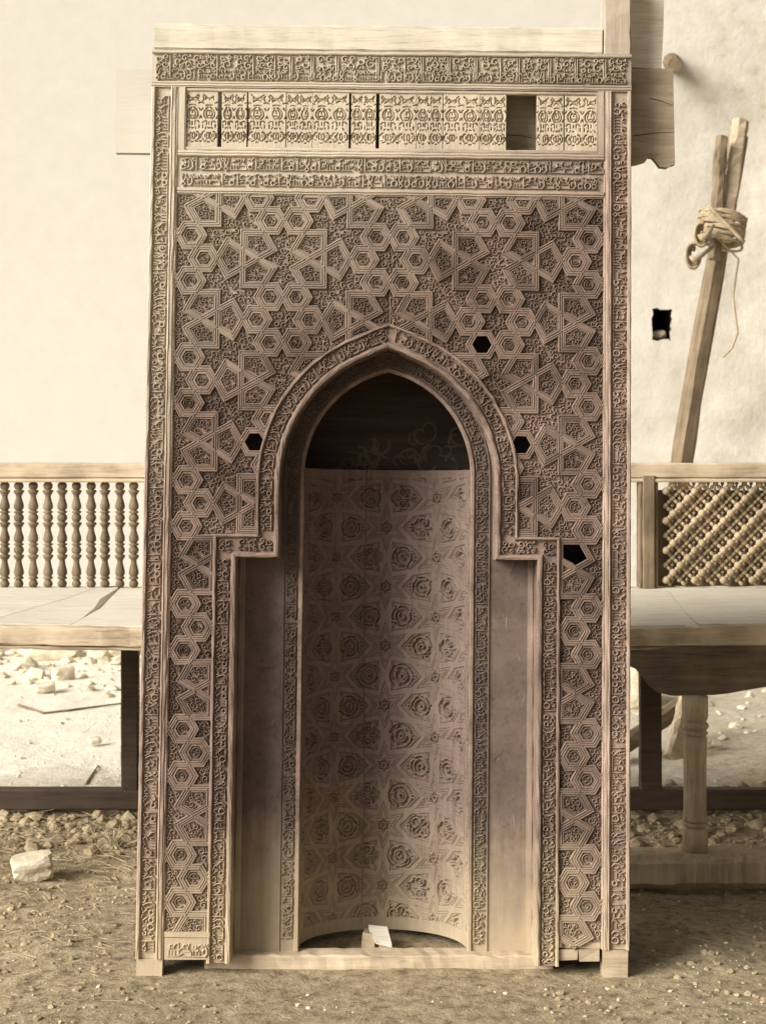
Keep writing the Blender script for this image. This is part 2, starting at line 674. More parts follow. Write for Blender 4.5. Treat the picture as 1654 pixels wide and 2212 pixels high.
# ------------------------------------------------------------------ kufic lettering
def kufic(length, h, rnd):
    """strokes (points, half widths) of a foliated angular script; t runs along the line, s from foot to head"""
    S = []
    t = .1 * h
    W = .072 * h

    def st(pts, k=1.0):
        S.append(([(p[0], p[1]) for p in pts], W * k))

    def bar(x, lo=.1, hi=.99, k=1.0):
        st([(x, lo * h), (x, (lo + hi) * .5 * h), (x, hi * h)], k)
        st([(x, hi * h), (x + .1 * h * rnd.choice([-1, 1]), (hi - .1) * h)], k * .8)

    def spiral(x, y, r, s=None, a=None):
        s = s or rnd.choice([-1, 1])
        a = rnd.uniform(0, 6.28) if a is None else a
        st(arc(x, y, r * h, a, a + s * 5.0, 12, r * .25 * h), .72)

    def lf(x, y, a, L=.3):
        st(leaf(x, y, a, L * h, L * .25 * h), .75)

    while t < length - .3 * h:
        g = rnd.choice(['alif', 'lam', 'bowl', 'teeth', 'kaf', 'nun', 'lamalif', 'ha', 'bowl', 'nun', 'teeth', 'gap'])
        w = .3 * h
        if g == 'alif':
            bar(t + .12 * h)
            if rnd.random() < .6:
                lf(t + .3 * h, .55 * h, rnd.uniform(.5, 2.4), .34)
                lf(t + .3 * h, .22 * h, rnd.uniform(-.5, .5), .26)
            w = .45 * h
        elif g == 'lam':
            bar(t + .12 * h)
            st([(t + .1 * h, .13 * h), (t + .55 * h, .13 * h)], 1.2)
            spiral(t + .42 * h, .62 * h, .24)
            lf(t + .4 * h, .32 * h, .2, .28)
            w = .66 * h
        elif g == 'bowl':
            st(arc(t + .2 * h, .3 * h, .15 * h, 0, 6.1, 12), 1.0)
            st([(t + .02 * h, .12 * h), (t + .5 * h, .12 * h)], 1.15)
            st([(t + .3 * h, .42 * h), (t + .38 * h, .62 * h), (t + .2 * h, .85 * h), (t + .05 * h, .78 * h)], .8)
            lf(t + .45 * h, .85 * h, rnd.uniform(-.6, .6), .28)
            w = .56 * h
        elif g == 'teeth':
            st([(t, .13 * h), (t + .62 * h, .13 * h)], 1.2)
            for k in range(3):
                st([(t + (.08 + .2 * k) * h, .12 * h), (t + (.08 + .2 * k) * h, .5 * h)], .85)
            spiral(t + .2 * h, .76 * h, .17)
            lf(t + .5 * h, .76 * h, rnd.uniform(.3, 2.6), .34)
            w = .7 * h
        elif g == 'kaf':
            st([(t, .13 * h), (t + .6 * h, .13 * h)], 1.2)
            st([(t + .02 * h, .42 * h), (t + .5 * h, .42 * h)], 1.0)
            st([(t + .55 * h, .13 * h), (t + .52 * h, .4 * h), (t + .3 * h, .6 * h), (t + .44 * h, .95 * h)], .9)
            spiral(t + .12 * h, .74 * h, .17)
            w = .7 * h
        elif g == 'nun':
            st([(t, .14 * h), (t + .22 * h, .12 * h), (t + .36 * h, .3 * h), (t + .34 * h, .6 * h), (t + .2 * h, .85 * h), (t + .08 * h, .7 * h)], 1.0)
            lf(t + .14 * h, .42 * h, 1.4, .3)
            lf(t + .46 * h, .8 * h, 2.1, .3)
            w = .55 * h
        elif g == 'lamalif':
            st([(t + .05 * h, .95 * h), (t + .12 * h, .5 * h), (t + .34 * h, .2 * h), (t + .2 * h, .08 * h), (t + .06 * h, .2 * h), (t + .3 * h, .5 * h), (t + .4 * h, .95 * h)], .95)
            lf(t + .22 * h, .82 * h, 1.57, .26)
            w = .52 * h
        elif g == 'ha':
            st(arc(t + .22 * h, .34 * h, .2 * h, -1.4, 4.5, 12), 1.0)
            st([(t + .08 * h, .34 * h), (t + .36 * h, .34 * h)], .7)
            st([(t, .12 * h), (t + .46 * h, .12 * h)], 1.1)
            spiral(t + .22 * h, .77 * h, .17)
            w = .52 * h
        else:
            spiral(t + .2 * h, .32 * h, .21)
            spiral(t + .22 * h, .76 * h, .18)
            w = .46 * h
        t += w * .86
    return S


def letter_run(mb, fn, length, h, base, top, seed, sub=None):
    rnd = random.Random(seed)
    for pts, hw in kufic(length, h, rnd):
        z = top + rnd.uniform(-.0007, .0007)
        q = pts
        if sub:                       # curved band: long strokes follow the curve
            q = []
            for i in range(len(pts) - 1):
                a, b = pts[i], pts[i + 1]
                n = max(1, int(abs(b[0] - a[0]) / sub))
                for k in range(n):
                    q.append((a[0] + (b[0] - a[0]) * k / n, a[1] + (b[1] - a[1]) * k / n))
            q.append(pts[-1])
        mb.ribbon([fn(*p) for p in q], hw, base, z)
    for k in range(int(length / h * 3.2)):      # leaves and buds that fill the ground
        t, y = rnd.uniform(.1 * h, length - .1 * h), rnd.uniform(.25, .92) * h
        a, L = rnd.uniform(0, 6.28), rnd.uniform(.16, .34) * h
        pts = leaf(t, y, a, L, L * rnd.uniform(.2, .45))
        if all(.04 * h < p[1] < .97 * h and 0 < p[0] < length for p in pts):
            mb.ribbon([fn(*p) for p in pts], .050 * h, base, base + (top - base) * rnd.uniform(.65, .95))


# ================================================================== THE PRAYER NICHE
root = ROOTOBJ
tag(root, 'tall carved wooden prayer niche with star lattice, inscription bands and pointed arch', 'prayer niche')
HW = 0.5735           # half width
TOPV = 2.146
FH, FT = 0.508, 1.797      # field half width, top
LA = 0.2915           # star lattice spacing
LV0 = 1.645
LR = 0.1077 * LA
LT_ = 0.0834 * LA
TX = LA / sqrt(3)
AW, AR, AC, AVS, AAP = 0.255, 0.320, 0.065, 1.1155, 1.4288   # arch: half width, radius, centre shift, springing, apex
STEPV, LEGX = 0.936, 0.354
BW_ = 0.0545           # width of the arch border


def rot2(p, a):
    return (p[0] * cos(a) - p[1] * sin(a), p[0] * sin(a) + p[1] * cos(a))


def inside_field(u, v, ov=0.004):
    if abs(u) > FH + ov or v > FT + ov or v < 0.045 - ov:
        return False
    if v < STEPV + BW_ - ov:
        return abs(u) > LEGX + BW_ - ov
    if v < AVS:
        return abs(u) > AW + BW_ - ov
    return hypot(abs(u) + AC, v - AVS) > AR + BW_ - ov


def clip_field(poly):
    """pieces of a panel that lie inside the field, each reaching a little under the mouldings"""
    ov = 0.0078
    ex = 0.0056
    res = []
    p = clip(poly, 1, 0, -FH - ov)
    if len(p) > 2:
        p = clip(p, -1, 0, -FH - ov)
    if len(p) > 2:
        p = clip(p, 0, -1, -FT - ov)
    if len(p) < 3:
        return res
    sv = STEPV + BW_ - ov
    upper = clip(p, 0, 1, sv - ex)
    if len(upper) > 2:
        for s in (1, -1):
            us = [q[0] * s for q in upper]
            part = upper
            if min(us) < -1e-4:
                if max(us) < 1e-4:
                    continue
                if min(q[1] for q in upper) > AAP + BW_ + .02:
                    if s == 1:
                        res.append(upper)
                    continue
                part = clip(upper, s, 0, -ex)
            elif max(us) <= 0:
                continue
            if len(part) < 3:
                continue
            # outside the arch: cut by the tangent at the nearest point, twice
            cut = part
            for _ in range(4):
                c = centroid(cut)
                cx, cy = c[0] * s + AC, c[1] - AVS
                if cy <= 0:
                    nx, ny, d = s, 0, AW + BW_ - ov
                else:
                    if min(abs(q[0]) for q in part) < .014:
                        cx, cy = AC, sqrt(AR * AR - AC * AC)
                    L = hypot(cx, cy)
                    nx, ny = cx / L, cy / L
                    d = nx * (-AC) + ny * AVS + AR + BW_ - ov
                    nx *= s
                cut2 = clip(part, nx, ny, d)
                if len(cut2) < 3:
                    cut = []
                    break
                cut = cut2
            if len(cut) > 2:
                res.append(cut)
    lower = clip(p, 0, -1, -sv - ex)
    if len(lower) > 2:
        lower = clip(lower, 0, 1, 0.045)
        for s in (1, -1):
            q = clip(lower, s, 0, LEGX + BW_ - ov) if len(lower) > 2 else []
            if len(q) > 2:
                res.append(q)
    # a panel cut by the step line but otherwise whole stays in one piece
    if all(abs(q[0]) > LEGX + BW_ - ov for q in poly) and len(res) == 2:
        return [p]
    return [clean(q) for q in res if abs(area(q)) > 6e-5]


HEX = [(LR * cos(k * pi / 3), LR * sin(k * pi / 3)) for k in range(6)]
tip = 3 * LR
xv = TX + LT_
bx = (xv + 3 * tip) / 4
by = sqrt(3) * (bx - tip)
PENT = [(tip, 0), (bx, -by), (TX - LT_ / 2, -LT_ * sqrt(3) / 2), (TX - LT_ / 2, LT_ * sqrt(3) / 2), (bx, by)]
STAR = []
for k in range(6):
    STAR.append((LR * cos(k * pi / 3), LR * sin(k * pi / 3)))
    STAR.append((sqrt(3) * LR * cos(k * pi / 3 + pi / 6), sqrt(3) * LR * sin(k * pi / 3 + pi / 6)))
_T60 = rot2((TX, 0), pi / 3)
rh = [(0, sqrt(3) * LR), (.5 * LR, 1.5 * sqrt(3) * LR), (1.5 * LR, 1.5 * sqrt(3) * LR), rot2((bx, by), pi / 3), (_T60[0] - LT_, _T60[1])]
right = rh + [(x, LA - y) for x, y in rh[-2::-1]]
MREG = right + [(-x, y) for x, y in right[-2:0:-1]]
MREG = [(x, y - LA / 2) for x, y in MREG]           # about its own centre, long axis upright
TRI = [(LT_ * cos(k * 2 * pi / 3), LT_ * sin(k * 2 * pi / 3)) for k in range(3)]

panels, edges = [], {}


def add_edge(a, b):
    key = (round((a[0] + b[0]) / 2, 4), round((a[1] + b[1]) / 2, 4))
    edges.setdefault(key, (a, b))


for i in range(-3, 4):
    for j in range(-8, 4):
        P = (i * sqrt(3) / 2 * LA, LV0 + (j + .5 * (i % 2)) * LA)
        panels.append(('star_panel', STAR, P, 0))
        for k in range(6):
            c = rot2((2 * LR, 0), k * pi / 3)
            hc = (P[0] + c[0], P[1] + c[1])
            panels.append(('hexagon_panel', HEX, hc, 0))
            hp = [(hc[0] + x, hc[1] + y) for x, y in HEX]
            for q in range(6):
                add_edge(hp[q - 1], hp[q])
            pp = [rot2(x, k * pi / 3) for x in PENT]
            pc = centroid(PENT)
            pcr = rot2(pc, k * pi / 3)
            panels.append(('pentagon_panel', [(x - pc[0], y - pc[1]) for x, y in PENT], (P[0] + pcr[0], P[1] + pcr[1]), k * pi / 3))
            pw = [(P[0] + x, P[1] + y) for x, y in pp]
            for q in range(5):
                add_edge(pw[q - 1], pw[q])
        for k in range(2):
            c = rot2((TX, 0), k * pi / 3)
            panels.append(('triangle_panel', TRI, (P[0] + c[0], P[1] + c[1]), k * pi / 3))
        for k in range(3):
            c = rot2((0, LA / 2), -k * pi / 3)
            panels.append(('fretted_panel', MREG, (P[0] + c[0], P[1] + c[1]), -k * pi / 3))


def panel_mesh(kind, poly, seed):
    """bevelled border, sunk ground and carved scrolls; outline about the origin"""
    rnd = random.Random(seed)
    mb = MB()
    if kind in ('hexagon_panel', 'pentagon_panel'):
        rings = [(.0058, -.003), (.0070, .0006), (.0082, .0036), (.0120 if kind[0] == 'h' else .0104, .0042), (.0130 if kind[0] == 'h' else .0114, -.0024)]
        ground, top, hw = -.0018, .0048, .00140
    elif kind == 'triangle_panel':
        rings = [(.0058, -.003), (.0066, .001), (.0076, .001), (.0082, -.001)]
        ground, top, hw = -.001, .003, .001
    else:
        rings = [(.0058, -.004), (.0066, -.0005), (.0078, -.0002), (.0084, -.0042)]
        ground, top, hw = -.0042, .0024, .00175
    if abs(area(poly)) < 5e-4:
        rings = [(r[0] - .001, r[1]) for r in rings[:3]] + [(rings[2][0] + .0001, ground)]
    if area(poly) < 0:
        poly = poly[::-1]
    loops = []
    for d, wz in rings:
        q = inset(poly, d)
        if area(q) < 2e-5:
            break
        loops.append((q, wz))
    if not loops:
        mb.plate(poly, -.004, .001)
        return mb, None
    n = len(poly)
    vs, fs = [], []
    for q, wz in loops:
        vs += [(x, -wz, y) for x, y in q]
    for i in range(len(loops) - 1):
        for k in range(n):
            k2 = (k + 1) % n
            fs.append((i * n + k, i * n + k2, (i + 1) * n + k2, (i + 1) * n + k))
    fs.append(tuple((len(loops) - 1) * n + k for k in range(n)))
    mb.add(vs, fs)
    if len(loops) == len(rings):
        inner = loops[-1][0]
        if area(inner) > 4e-5:
            if kind == 'hexagon_panel' and abs(area(poly) - 2.598 * LR * LR) < 1e-5:
                r = .0108
                a0 = rnd.uniform(0, 6.28)
                mb.ribbon(arc(0, 0, r, a0, a0 + 5.7, 18), .0011, ground - .0006, top)
                kk = seed % 4
                if kk == 0:
                    for q in range(3):
                        b = a0 + 2 * pi * q / 3
                        mb.ribbon(arc(.0042 * cos(b), .0042 * sin(b), .0036, b - 2.4, b + 2.4, 8), .0010, ground - .0006, top)
                elif kk == 1:
                    mb.ribbon(arc(0, 0, .0066, a0, a0 + 6.4, 14, .001), .0010, ground - .0006, top)
                elif kk == 2:
                    for q in range(2):
                        b = a0 + pi * q
                        mb.ribbon(arc(.0045 * cos(b), .0045 * sin(b), .0042, b + 1.2, b + 6.0, 9, .0015), .0010, ground - .0006, top)
                else:
                    for q in range(4):
                        b = a0 + pi / 2 * q
                        mb.ribbon(leaf(.0052 * cos(b), .0052 * sin(b), b, .007, .0016), .0011, ground - .0006, top)
            else:
                scroll_fill(mb, inner, ground - .0006, top, hw, rnd, margin=.0003, rmin=.0019, step=.0019 if area(inner) > 8e-4 else .0013, maxn=70, rcap=.0090 if kind in ('star_panel', 'fretted_panel') else .0076)
    return mb, loops


# panels lost from the field: view positions of the four holes
O_, R3 = ROOTM.translation, ROOTM.to_3x3()


def loc(xd, yd, wz=0.0):
    d = Vector(((xd - 827) / F, 1, (850 - yd) / F))
    cpos = Vector((0, -D0, EYE))
    nrm = R3 @ Vector((0, -1, 0))
    p0 = O_ + nrm * wz
    k = (p0 - cpos).dot(nrm) / d.dot(nrm)
    q = R3.transposed() @ (cpos + d * k - O_)
    return q.x, q.z


MISSING = [loc(1040, 747), loc(545, 958), loc(1126, 960), loc(1232, 1192)]
cache = {}
count = 0
for kind, shape, P, ang in panels:
    wp = [(P[0] + a, P[1] + b) for a, b in (rot2(q, ang) for q in shape)]
    if max(abs(q[0]) for q in wp) > .75 or not any(inside_field(*q) for q in wp + [P]):
        continue
    for piece in clip_field(wp):
        pc = centroid(piece)
        if kind in ('hexagon_panel', 'pentagon_panel') and any(hypot(pc[0] - a, pc[1] - b) < .022 for a, b in MISSING):
            continue
        whole = abs(abs(area(piece)) - abs(area(wp))) < 1e-6
        if whole:
            var = RND.randrange({'hexagon_panel': 8, 'pentagon_panel': 10, 'star_panel': 3, 'triangle_panel': 2, 'fretted_panel': 5}[kind])
            key = (kind, var)
            if key not in cache:
                mb, _ = panel_mesh(kind, shape, hash_seed := (len(cache) + 11))
                o = mb.build(kind, M['carvedX'], root)
                cache[key] = o.data
            else:
                o = link(kind, cache[key], root)
            o.location = (P[0], RND.uniform(-.0008, .0014), P[1])
            extra = RND.randrange(6) * pi / 3 if kind == 'hexagon_panel' else 0
            o.rotation_euler = (RND.uniform(-.018, .018), -(ang + extra) + RND.uniform(-.008, .008), RND.uniform(-.018, .018))
        else:
            c = pc
            mb, _ = panel_mesh(kind, [(x - c[0], y - c[1]) for x, y in piece], 500 + count)
            o = mb.build(kind if abs(area(piece)) > .55 * abs(area(wp)) else 'border_panel', M['carvedX'], root)
            o.location = (c[0], 0, c[1])
        count += 1

# strapwork between the panels
SP = [(-.0072, -.002), (-.0068, .0058), (-.0050, .0066), (-.0040, .0040), (-.0017, .0036), (-.0010, .0060), (.0010, .0060),
      (.0017, .0036), (.0040, .0040), (.0050, .0066), (.0068, .0058), (.0072, -.002)]
nodes = {}
for a, b in edges.values():
    for p, q in ((a, b), (b, a)):
        nodes.setdefault((round(p[0], 3), round(p[1], 3)), []).append(atan2(q[1] - p[1], q[0] - p[0]))


def end_cut(p, ang, s):
    """how far along its own line the strap's side s starts at node p"""
    lst = nodes[(round(p[0], 3), round(p[1], 3))]
    others = [((x - ang) % (2 * pi)) for x in lst]
    others = [x for x in others if .02 < x < 2 * pi - .02]
    if not others:
        return 0.0
    th = min(others) if s > 0 else 2 * pi - max(others)
    if abs(th - pi) < .02:
        return 0.0
    return abs(s) / tan(th / 2)


straps = []
for a, b in edges.values():
    N = 60
    flags = [inside_field(a[0] + (b[0] - a[0]) * i / N, a[1] + (b[1] - a[1]) * i / N, .006) for i in range(N + 1)]
    i = 0
    while i <= N:
        if flags[i]:
            j = i
            while j < N and flags[j + 1]:
                j += 1
            if j - i >= 6:
                straps.append((a, b, i / N, j / N))
            i = j + 1
        else:
            i += 1
straps.sort(key=lambda q: -(q[3] - q[2]) * hypot(q[1][0] - q[0][0], q[1][1] - q[0][1]))


def strap_geo(a, b, t0, t1):
    ang = atan2(b[1] - a[1], b[0] - a[0])
    L = hypot(b[0] - a[0], b[1] - a[1])
    vs = []
    lift = RND.uniform(-.0007, .0006)
    for s, h in SP:
        x0 = end_cut(a, ang, s) + .0001 if t0 == 0 else t0 * L
        vs.append((x0, -(h + lift), s))
    for s, h in SP:
        x1 = L - end_cut(b, ang + pi, -s) - .0001 if t1 == 1 else t1 * L
        vs.append((x1, -(h + lift), s))
    n = len(SP)
    fs = [(i, i + n, i + n + 1, i + 1) for i in range(n - 1)]
    fs += [tuple(range(n)), tuple(range(2 * n - 1, n - 1, -1))]
    return vs, fs, ang


rest = MB()
for k, (a, b, t0, t1) in enumerate(straps):
    vs, fs, ang = strap_geo(a, b, t0, t1)
    if k < 296:
        mb = MB()
        mb.add(vs, fs)
        o = mb.build('strap_moulding', M['carvedX'], root)
        o.location = (a[0], 0, a[1])
        o.rotation_euler = (RND.uniform(-.05, .05), -ang + RND.uniform(-.008, .008), RND.uniform(-.012, .012))
    else:
        rest.add([(a[0] + x * cos(ang) - z * sin(ang), y, a[1] + x * sin(ang) + z * cos(ang)) for x, y, z in vs], fs)
rest.build('strap_mouldings', M['carvedN'], root, stuff=True)

# ------------------------------------------------------------------ arch border
path = [(-LEGX, -.006), (-LEGX, STEPV), (-AW, STEPV)]
a_end = atan2(AAP - AVS, AC)          # angle of the apex seen from an arc's centre
NA = 26
apts = [(AC - AR * cos(t), AVS + AR * sin(t)) for t in [a_end * 1.0 * i / NA for i in range(NA + 1)]]
path += apts
path = path + [(-x, y) for x, y in path[-2::-1]]
keel = lambda p: (p[0], p[1] + .007 * max(0, 1 - abs(p[0]) / .05))     # the apex is drawn up a little
path = [keel(p) for p in path]


def path_normals(p):
    ns = []
    for i in range(len(p)):
        if i == 0 or i == len(p) - 1:
            a, b = (p[0], p[1]) if i == 0 else (p[-2], p[-1])
            d = hypot(b[0] - a[0], b[1] - a[1])
            ns.append((-(b[1] - a[1]) / d, (b[0] - a[0]) / d))
        else:
            a, b, c = p[i - 1], p[i], p[i + 1]
            l1, l2 = hypot(b[0] - a[0], b[1] - a[1]), hypot(c[0] - b[0], c[1] - b[1])
            n1 = (-(b[1] - a[1]) / l1, (b[0] - a[0]) / l1)
            n2 = (-(c[1] - b[1]) / l2, (c[0] - b[0]) / l2)
            k = 1 + n1[0] * n2[0] + n1[1] * n2[1]
            ns.append(((n1[0] + n2[0]) / k, (n1[1] + n2[1]) / k))
    return ns


PN = path_normals(path)
BPROF = [(0, -.086), (0, .0075), (.0015, .0105), (.006, .0115), (.0105, .010), (.0125, .003), (.0130, -.001), (.0470, -.001), (.0474, .0085), (.0495, .0105), (.0530, .0095), (.0545, .004), (.0545, -.03)]


def sweep(mb, pts, nrm, prof, jit=.0, rnd=RND):
    n = len(prof)
    vs, fs = [], []
    for (x, y), (nx, ny) in zip(pts, nrm):
        for s, wz in prof:
            e = rnd.uniform(-jit, jit)
            vs.append((x + nx * (s + e), -(wz + (e if wz > 0 else 0)), y + ny * (s + e)))
    for i in range(len(pts) - 1):
        for k in range(n - 1):
            a = i * n + k
            fs.append((a, a + 1, a + n + 1, a + n))
    fs.append(tuple(range(n))[::-1])
    fs.append(tuple((len(pts) - 1) * n + k for k in range(n)))
    mb.add(vs, fs)


def densify(pts, nrm, step):
    P2, N2 = [pts[0]], [nrm[0]]
    for i in range(len(pts) - 1):
        d = hypot(pts[i + 1][0] - pts[i][0], pts[i + 1][1] - pts[i][1])
        n = max(1, int(d / step))
        for k in range(1, n + 1):
            t = k / n
            P2.append((pts[i][0] + (pts[i + 1][0] - pts[i][0]) * t, pts[i][1] + (pts[i + 1][1] - pts[i][1]) * t))
            N2.append((nrm[i][0] + (nrm[i + 1][0] - nrm[i][0]) * t, nrm[i][1] + (nrm[i + 1][1] - nrm[i][1]) * t))
    return P2, N2


def path_fn(pts, nrm):
    cum = [0]
    for i in range(len(pts) - 1):
        cum.append(cum[-1] + hypot(pts[i + 1][0] - pts[i][0], pts[i + 1][1] - pts[i][1]))

    def fn(t, s):
        i = 0
        while i < len(cum) - 2 and t > cum[i + 1]:
            i += 1
        k = (t - cum[i]) / (cum[i + 1] - cum[i])
        x = pts[i][0] + (pts[i + 1][0] - pts[i][0]) * k
        y = pts[i][1] + (pts[i + 1][1] - pts[i][1]) * k
        nx = nrm[i][0] + (nrm[i + 1][0] - nrm[i][0]) * k
        ny = nrm[i][1] + (nrm[i + 1][1] - nrm[i][1]) * k
        return x + nx * s, y + ny * s
    return fn, cum[-1]


nP = len(path)
apex_i = nP // 2
secs = [(0, 1), (1, 2), (2, apex_i), (apex_i, nP - 3), (nP - 3, nP - 2), (nP - 2, nP - 1)]
for q, (i0, i1) in enumerate(secs):
    pts, nr = path[i0:i1 + 1], PN[i0:i1 + 1]
    if q == 5:      # the right leg's foot is broken off
        pts = [pts[0], (pts[1][0], -.004)]
    mb = MB()
    dp, dn = densify(pts, nr, .03)
    sweep(mb, dp, dn, BPROF, .0012)
    o = mb.build('arch_border', M['carvedZ'] if q in (0, 5) else M['carvedN'], root)
    lm = MB()
    h = .0325
    sg = -1 if q < 3 else 1
    if q in (0, 5):           # legs: the line climbs or falls along the edge
        lp_ = [pts[0], pts[1]]
        ln = [(sg, 0)] * 2
    elif q in (1, 4):         # short steps, up to the jamb
        lp_ = [(-LEGX, STEPV), (-AW - BW_, STEPV)] if q == 1 else [(AW + BW_, STEPV), (LEGX, STEPV)]
        ln = [(0, 1)] * 2
    elif q == 2:
        lp_, ln = [(-AW, STEPV + .056)] + pts[1:], [(-1, 0)] + nr[1:]
    else:
        lp_, ln = pts[:-1] + [(AW, STEPV + .056)], nr[:-1] + [(1, 0)]
    fn, L = path_fn(lp_, ln)
    if q in (1, 4):
        u0, u1 = (-.352, -.304) if q == 1 else (.304, .352)
        scroll_fill(lm, [(u0, .9502), (u1, .9502), (u1, .9828), (u0, .9828)], -.0018, .0078, .0020, random.Random(50 + q), margin=.0004, rmin=.0022, rcap=.0100, maxn=26)
    else:
        letter_run(lm, lambda t, s: fn(min(t + .003, L), s + .0138), L - .006, h, -.0018, .0074, 40 + q, sub=.008)
    if q in (0, 2, 3, 5):    # the squares where the border turns carry a scroll
        cxy = {0: (-.381, .963), 5: (.381, .963), 2: (-.2855, .9665), 3: (.2855, .9665)}[q]
        sq = [(cxy[0] - .0165, cxy[1] - .0165), (cxy[0] + .0165, cxy[1] - .0165), (cxy[0] + .0165, cxy[1] + .0165), (cxy[0] - .0165, cxy[1] + .0165)]
        scroll_fill(lm, sq, -.0018, .008, .0019, random.Random(q), margin=.0005, rmin=.0025, rcap=.0095, maxn=14)
    lm.build('lettering', M['carvedN'], o, stuff=True)

# ------------------------------------------------------------------ outer frame: stiles and rails
SPROF = [(0, -.055), (0, .010), (.0025, .0125), (.0070, .0120), (.0088, .006), (.0095, .0015), (.0462, .0015), (.0468, .0105), (.0495, .0125),
         (.0520, .0095), (.0535, .0110), (.0580, .0105), (.0600, .0070), (.0625, .0075), (.0655, .0030), (.0655, -.02)]
for s in (-1, 1):
    mb = MB()
    lo, hi = (.004, 2.0555) if s < 0 else (.035, 2.0555)
    n = 70
    pts = [(s * HW, lo + (hi - lo) * i / n) for i in range(n + 1)]
    nr = [(-s, 0)] * (n + 1)
    sweep(mb, pts, nr, SPROF, .0008)
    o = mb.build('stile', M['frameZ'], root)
    lm = MB()
    h = .0362
    # the line's foot lies towards the field
    x0 = s * (HW - .0459)
    fn = (lambda t, q: (x0 + s * q, lo + .01 + t))
    letter_run(lm, fn, hi - lo - .03, h, .0008, .0094, 60 + s)
    lm.build('lettering', M['frameN'], o, stuff=True)
    # the stile runs on above the carving as plain wood
    if s > 0:
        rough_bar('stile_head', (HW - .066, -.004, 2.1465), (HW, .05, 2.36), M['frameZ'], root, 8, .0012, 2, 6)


def rail(name, v0, v1, prof_top, prof_bot, bands, seed, x=.5085):
    """a horizontal board between the stiles with one or more inscription bands"""
    mb = MB()
    prof = [(v0, -.03), (v0, prof_bot[0][1])]
    prof += prof_bot
    prof += prof_top
    prof += [(v1, prof_top[-1][1]), (v1, -.03)]
    n = 50
    vs, fs = [], []
    k = len(prof)
    rnd = random.Random(seed)
    for i in range(n + 1):
        u = -x + 2 * x * i / n
        e = rnd.uniform(-.0006, .0006)
        for v, wz in prof:
            vs.append((u, -(wz + (e if wz > 0 else 0)), v + e))
    for i in range(n):
        for q in range(k - 1):
            a = i * k + q
            fs.append((a, a + k, a + k + 1, a + 1))
    mb.add(vs, fs)
    o = mb.build(name, M['frameX'], root)
    lm = MB()
    for b0, b1, g, tp in bands:
        letter_run(lm, lambda t, s: (-x + .004 + t, b0 + .001 + s), 2 * x - .012, b1 - b0 - .002, g - .0007, tp, seed + int(b0 * 1000))
    if seed == 300:      # scrolls and tall shafts above the words of the top line
        r3 = random.Random(3)
        u = -x + .006
        while u < x - .03:
            wd = r3.uniform(.03, .06)
            wd = min(wd, x - .004 - u)
            z0 = 2.1020 - r3.uniform(0, .006)
            scroll_fill(lm, [(u, z0), (u + wd, z0), (u + wd, 2.1366), (u, 2.1366)], .0008, .0094, .0021, r3, margin=.0004, rmin=.0028, rcap=r3.choice([.0085, .0105, .0125]), maxn=18)
            u += wd
            if r3.random() < .75:
                lm.ribbon([(u, 2.078), (u + .0006, 2.105), (u, 2.135)], .0026, .0008, .0104)
                u += .0055
                if r3.random() < .4:
                    lm.ribbon([(u, 2.076), (u - .0004, 2.105), (u, 2.134)], .0024, .0008, .0102)
                    u += .0055
    lm.build('lettering', M['frameN'], o, stuff=True)
    return o


rail('inscribed_rail', 2.0560, 2.1460, [(2.1372, .0015), (2.1376, .009), (2.1400, .0105), (2.1440, .0095)],
     [(2.0575, .008), (2.0600, .0105), (2.0640, .0085), (2.0665, .0105), (2.0695, .0095), (2.0705, .0015)], [(2.0705, 2.1040, 0.0015, .0098)], 300, HW)
rail('inscribed_rail', 1.7975, 1.9030, [(1.8890, .0015), (1.8894, .0085), (1.8920, .0105), (1.8950, .0085), (1.8980, .0105), (1.9015, .0085)],
     [(1.7990, .003), (1.8010, .0075), (1.8040, .0065), (1.8060, .0100), (1.8125, .0100), (1.8135, .0015)],
     [(1.8140, 1.8512, .0015, .0092), (1.8518, 1.8888, .0015, .0092)], 330)
# plain end posts of the pierced gallery
for s in (-1, 1):
    mb = MB()
    a, b = s * .4935, s * .5080
    mb.box((min(a, b), -.0085, 1.9035), (max(a, b), .02, 2.0555), .0006)
    mb.box((min(s * .4905, s * .4930), -.0060, 1.9035), (max(s * .4905, s * .4930), .02, 2.0555), .0004)
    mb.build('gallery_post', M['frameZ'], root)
rough_bar('gallery_fillet', (-.4900, -.0050, 1.9036), (.4900, .015, 1.9125), M['frameX'], root, 40, .0007, 0, 71, bev=.002)
rough_bar('gallery_fillet', (-.4900, -.0050, 2.0470), (.4900, .015, 2.0555), M['frameX'], root, 40, .0007, 0, 72, bev=.002)


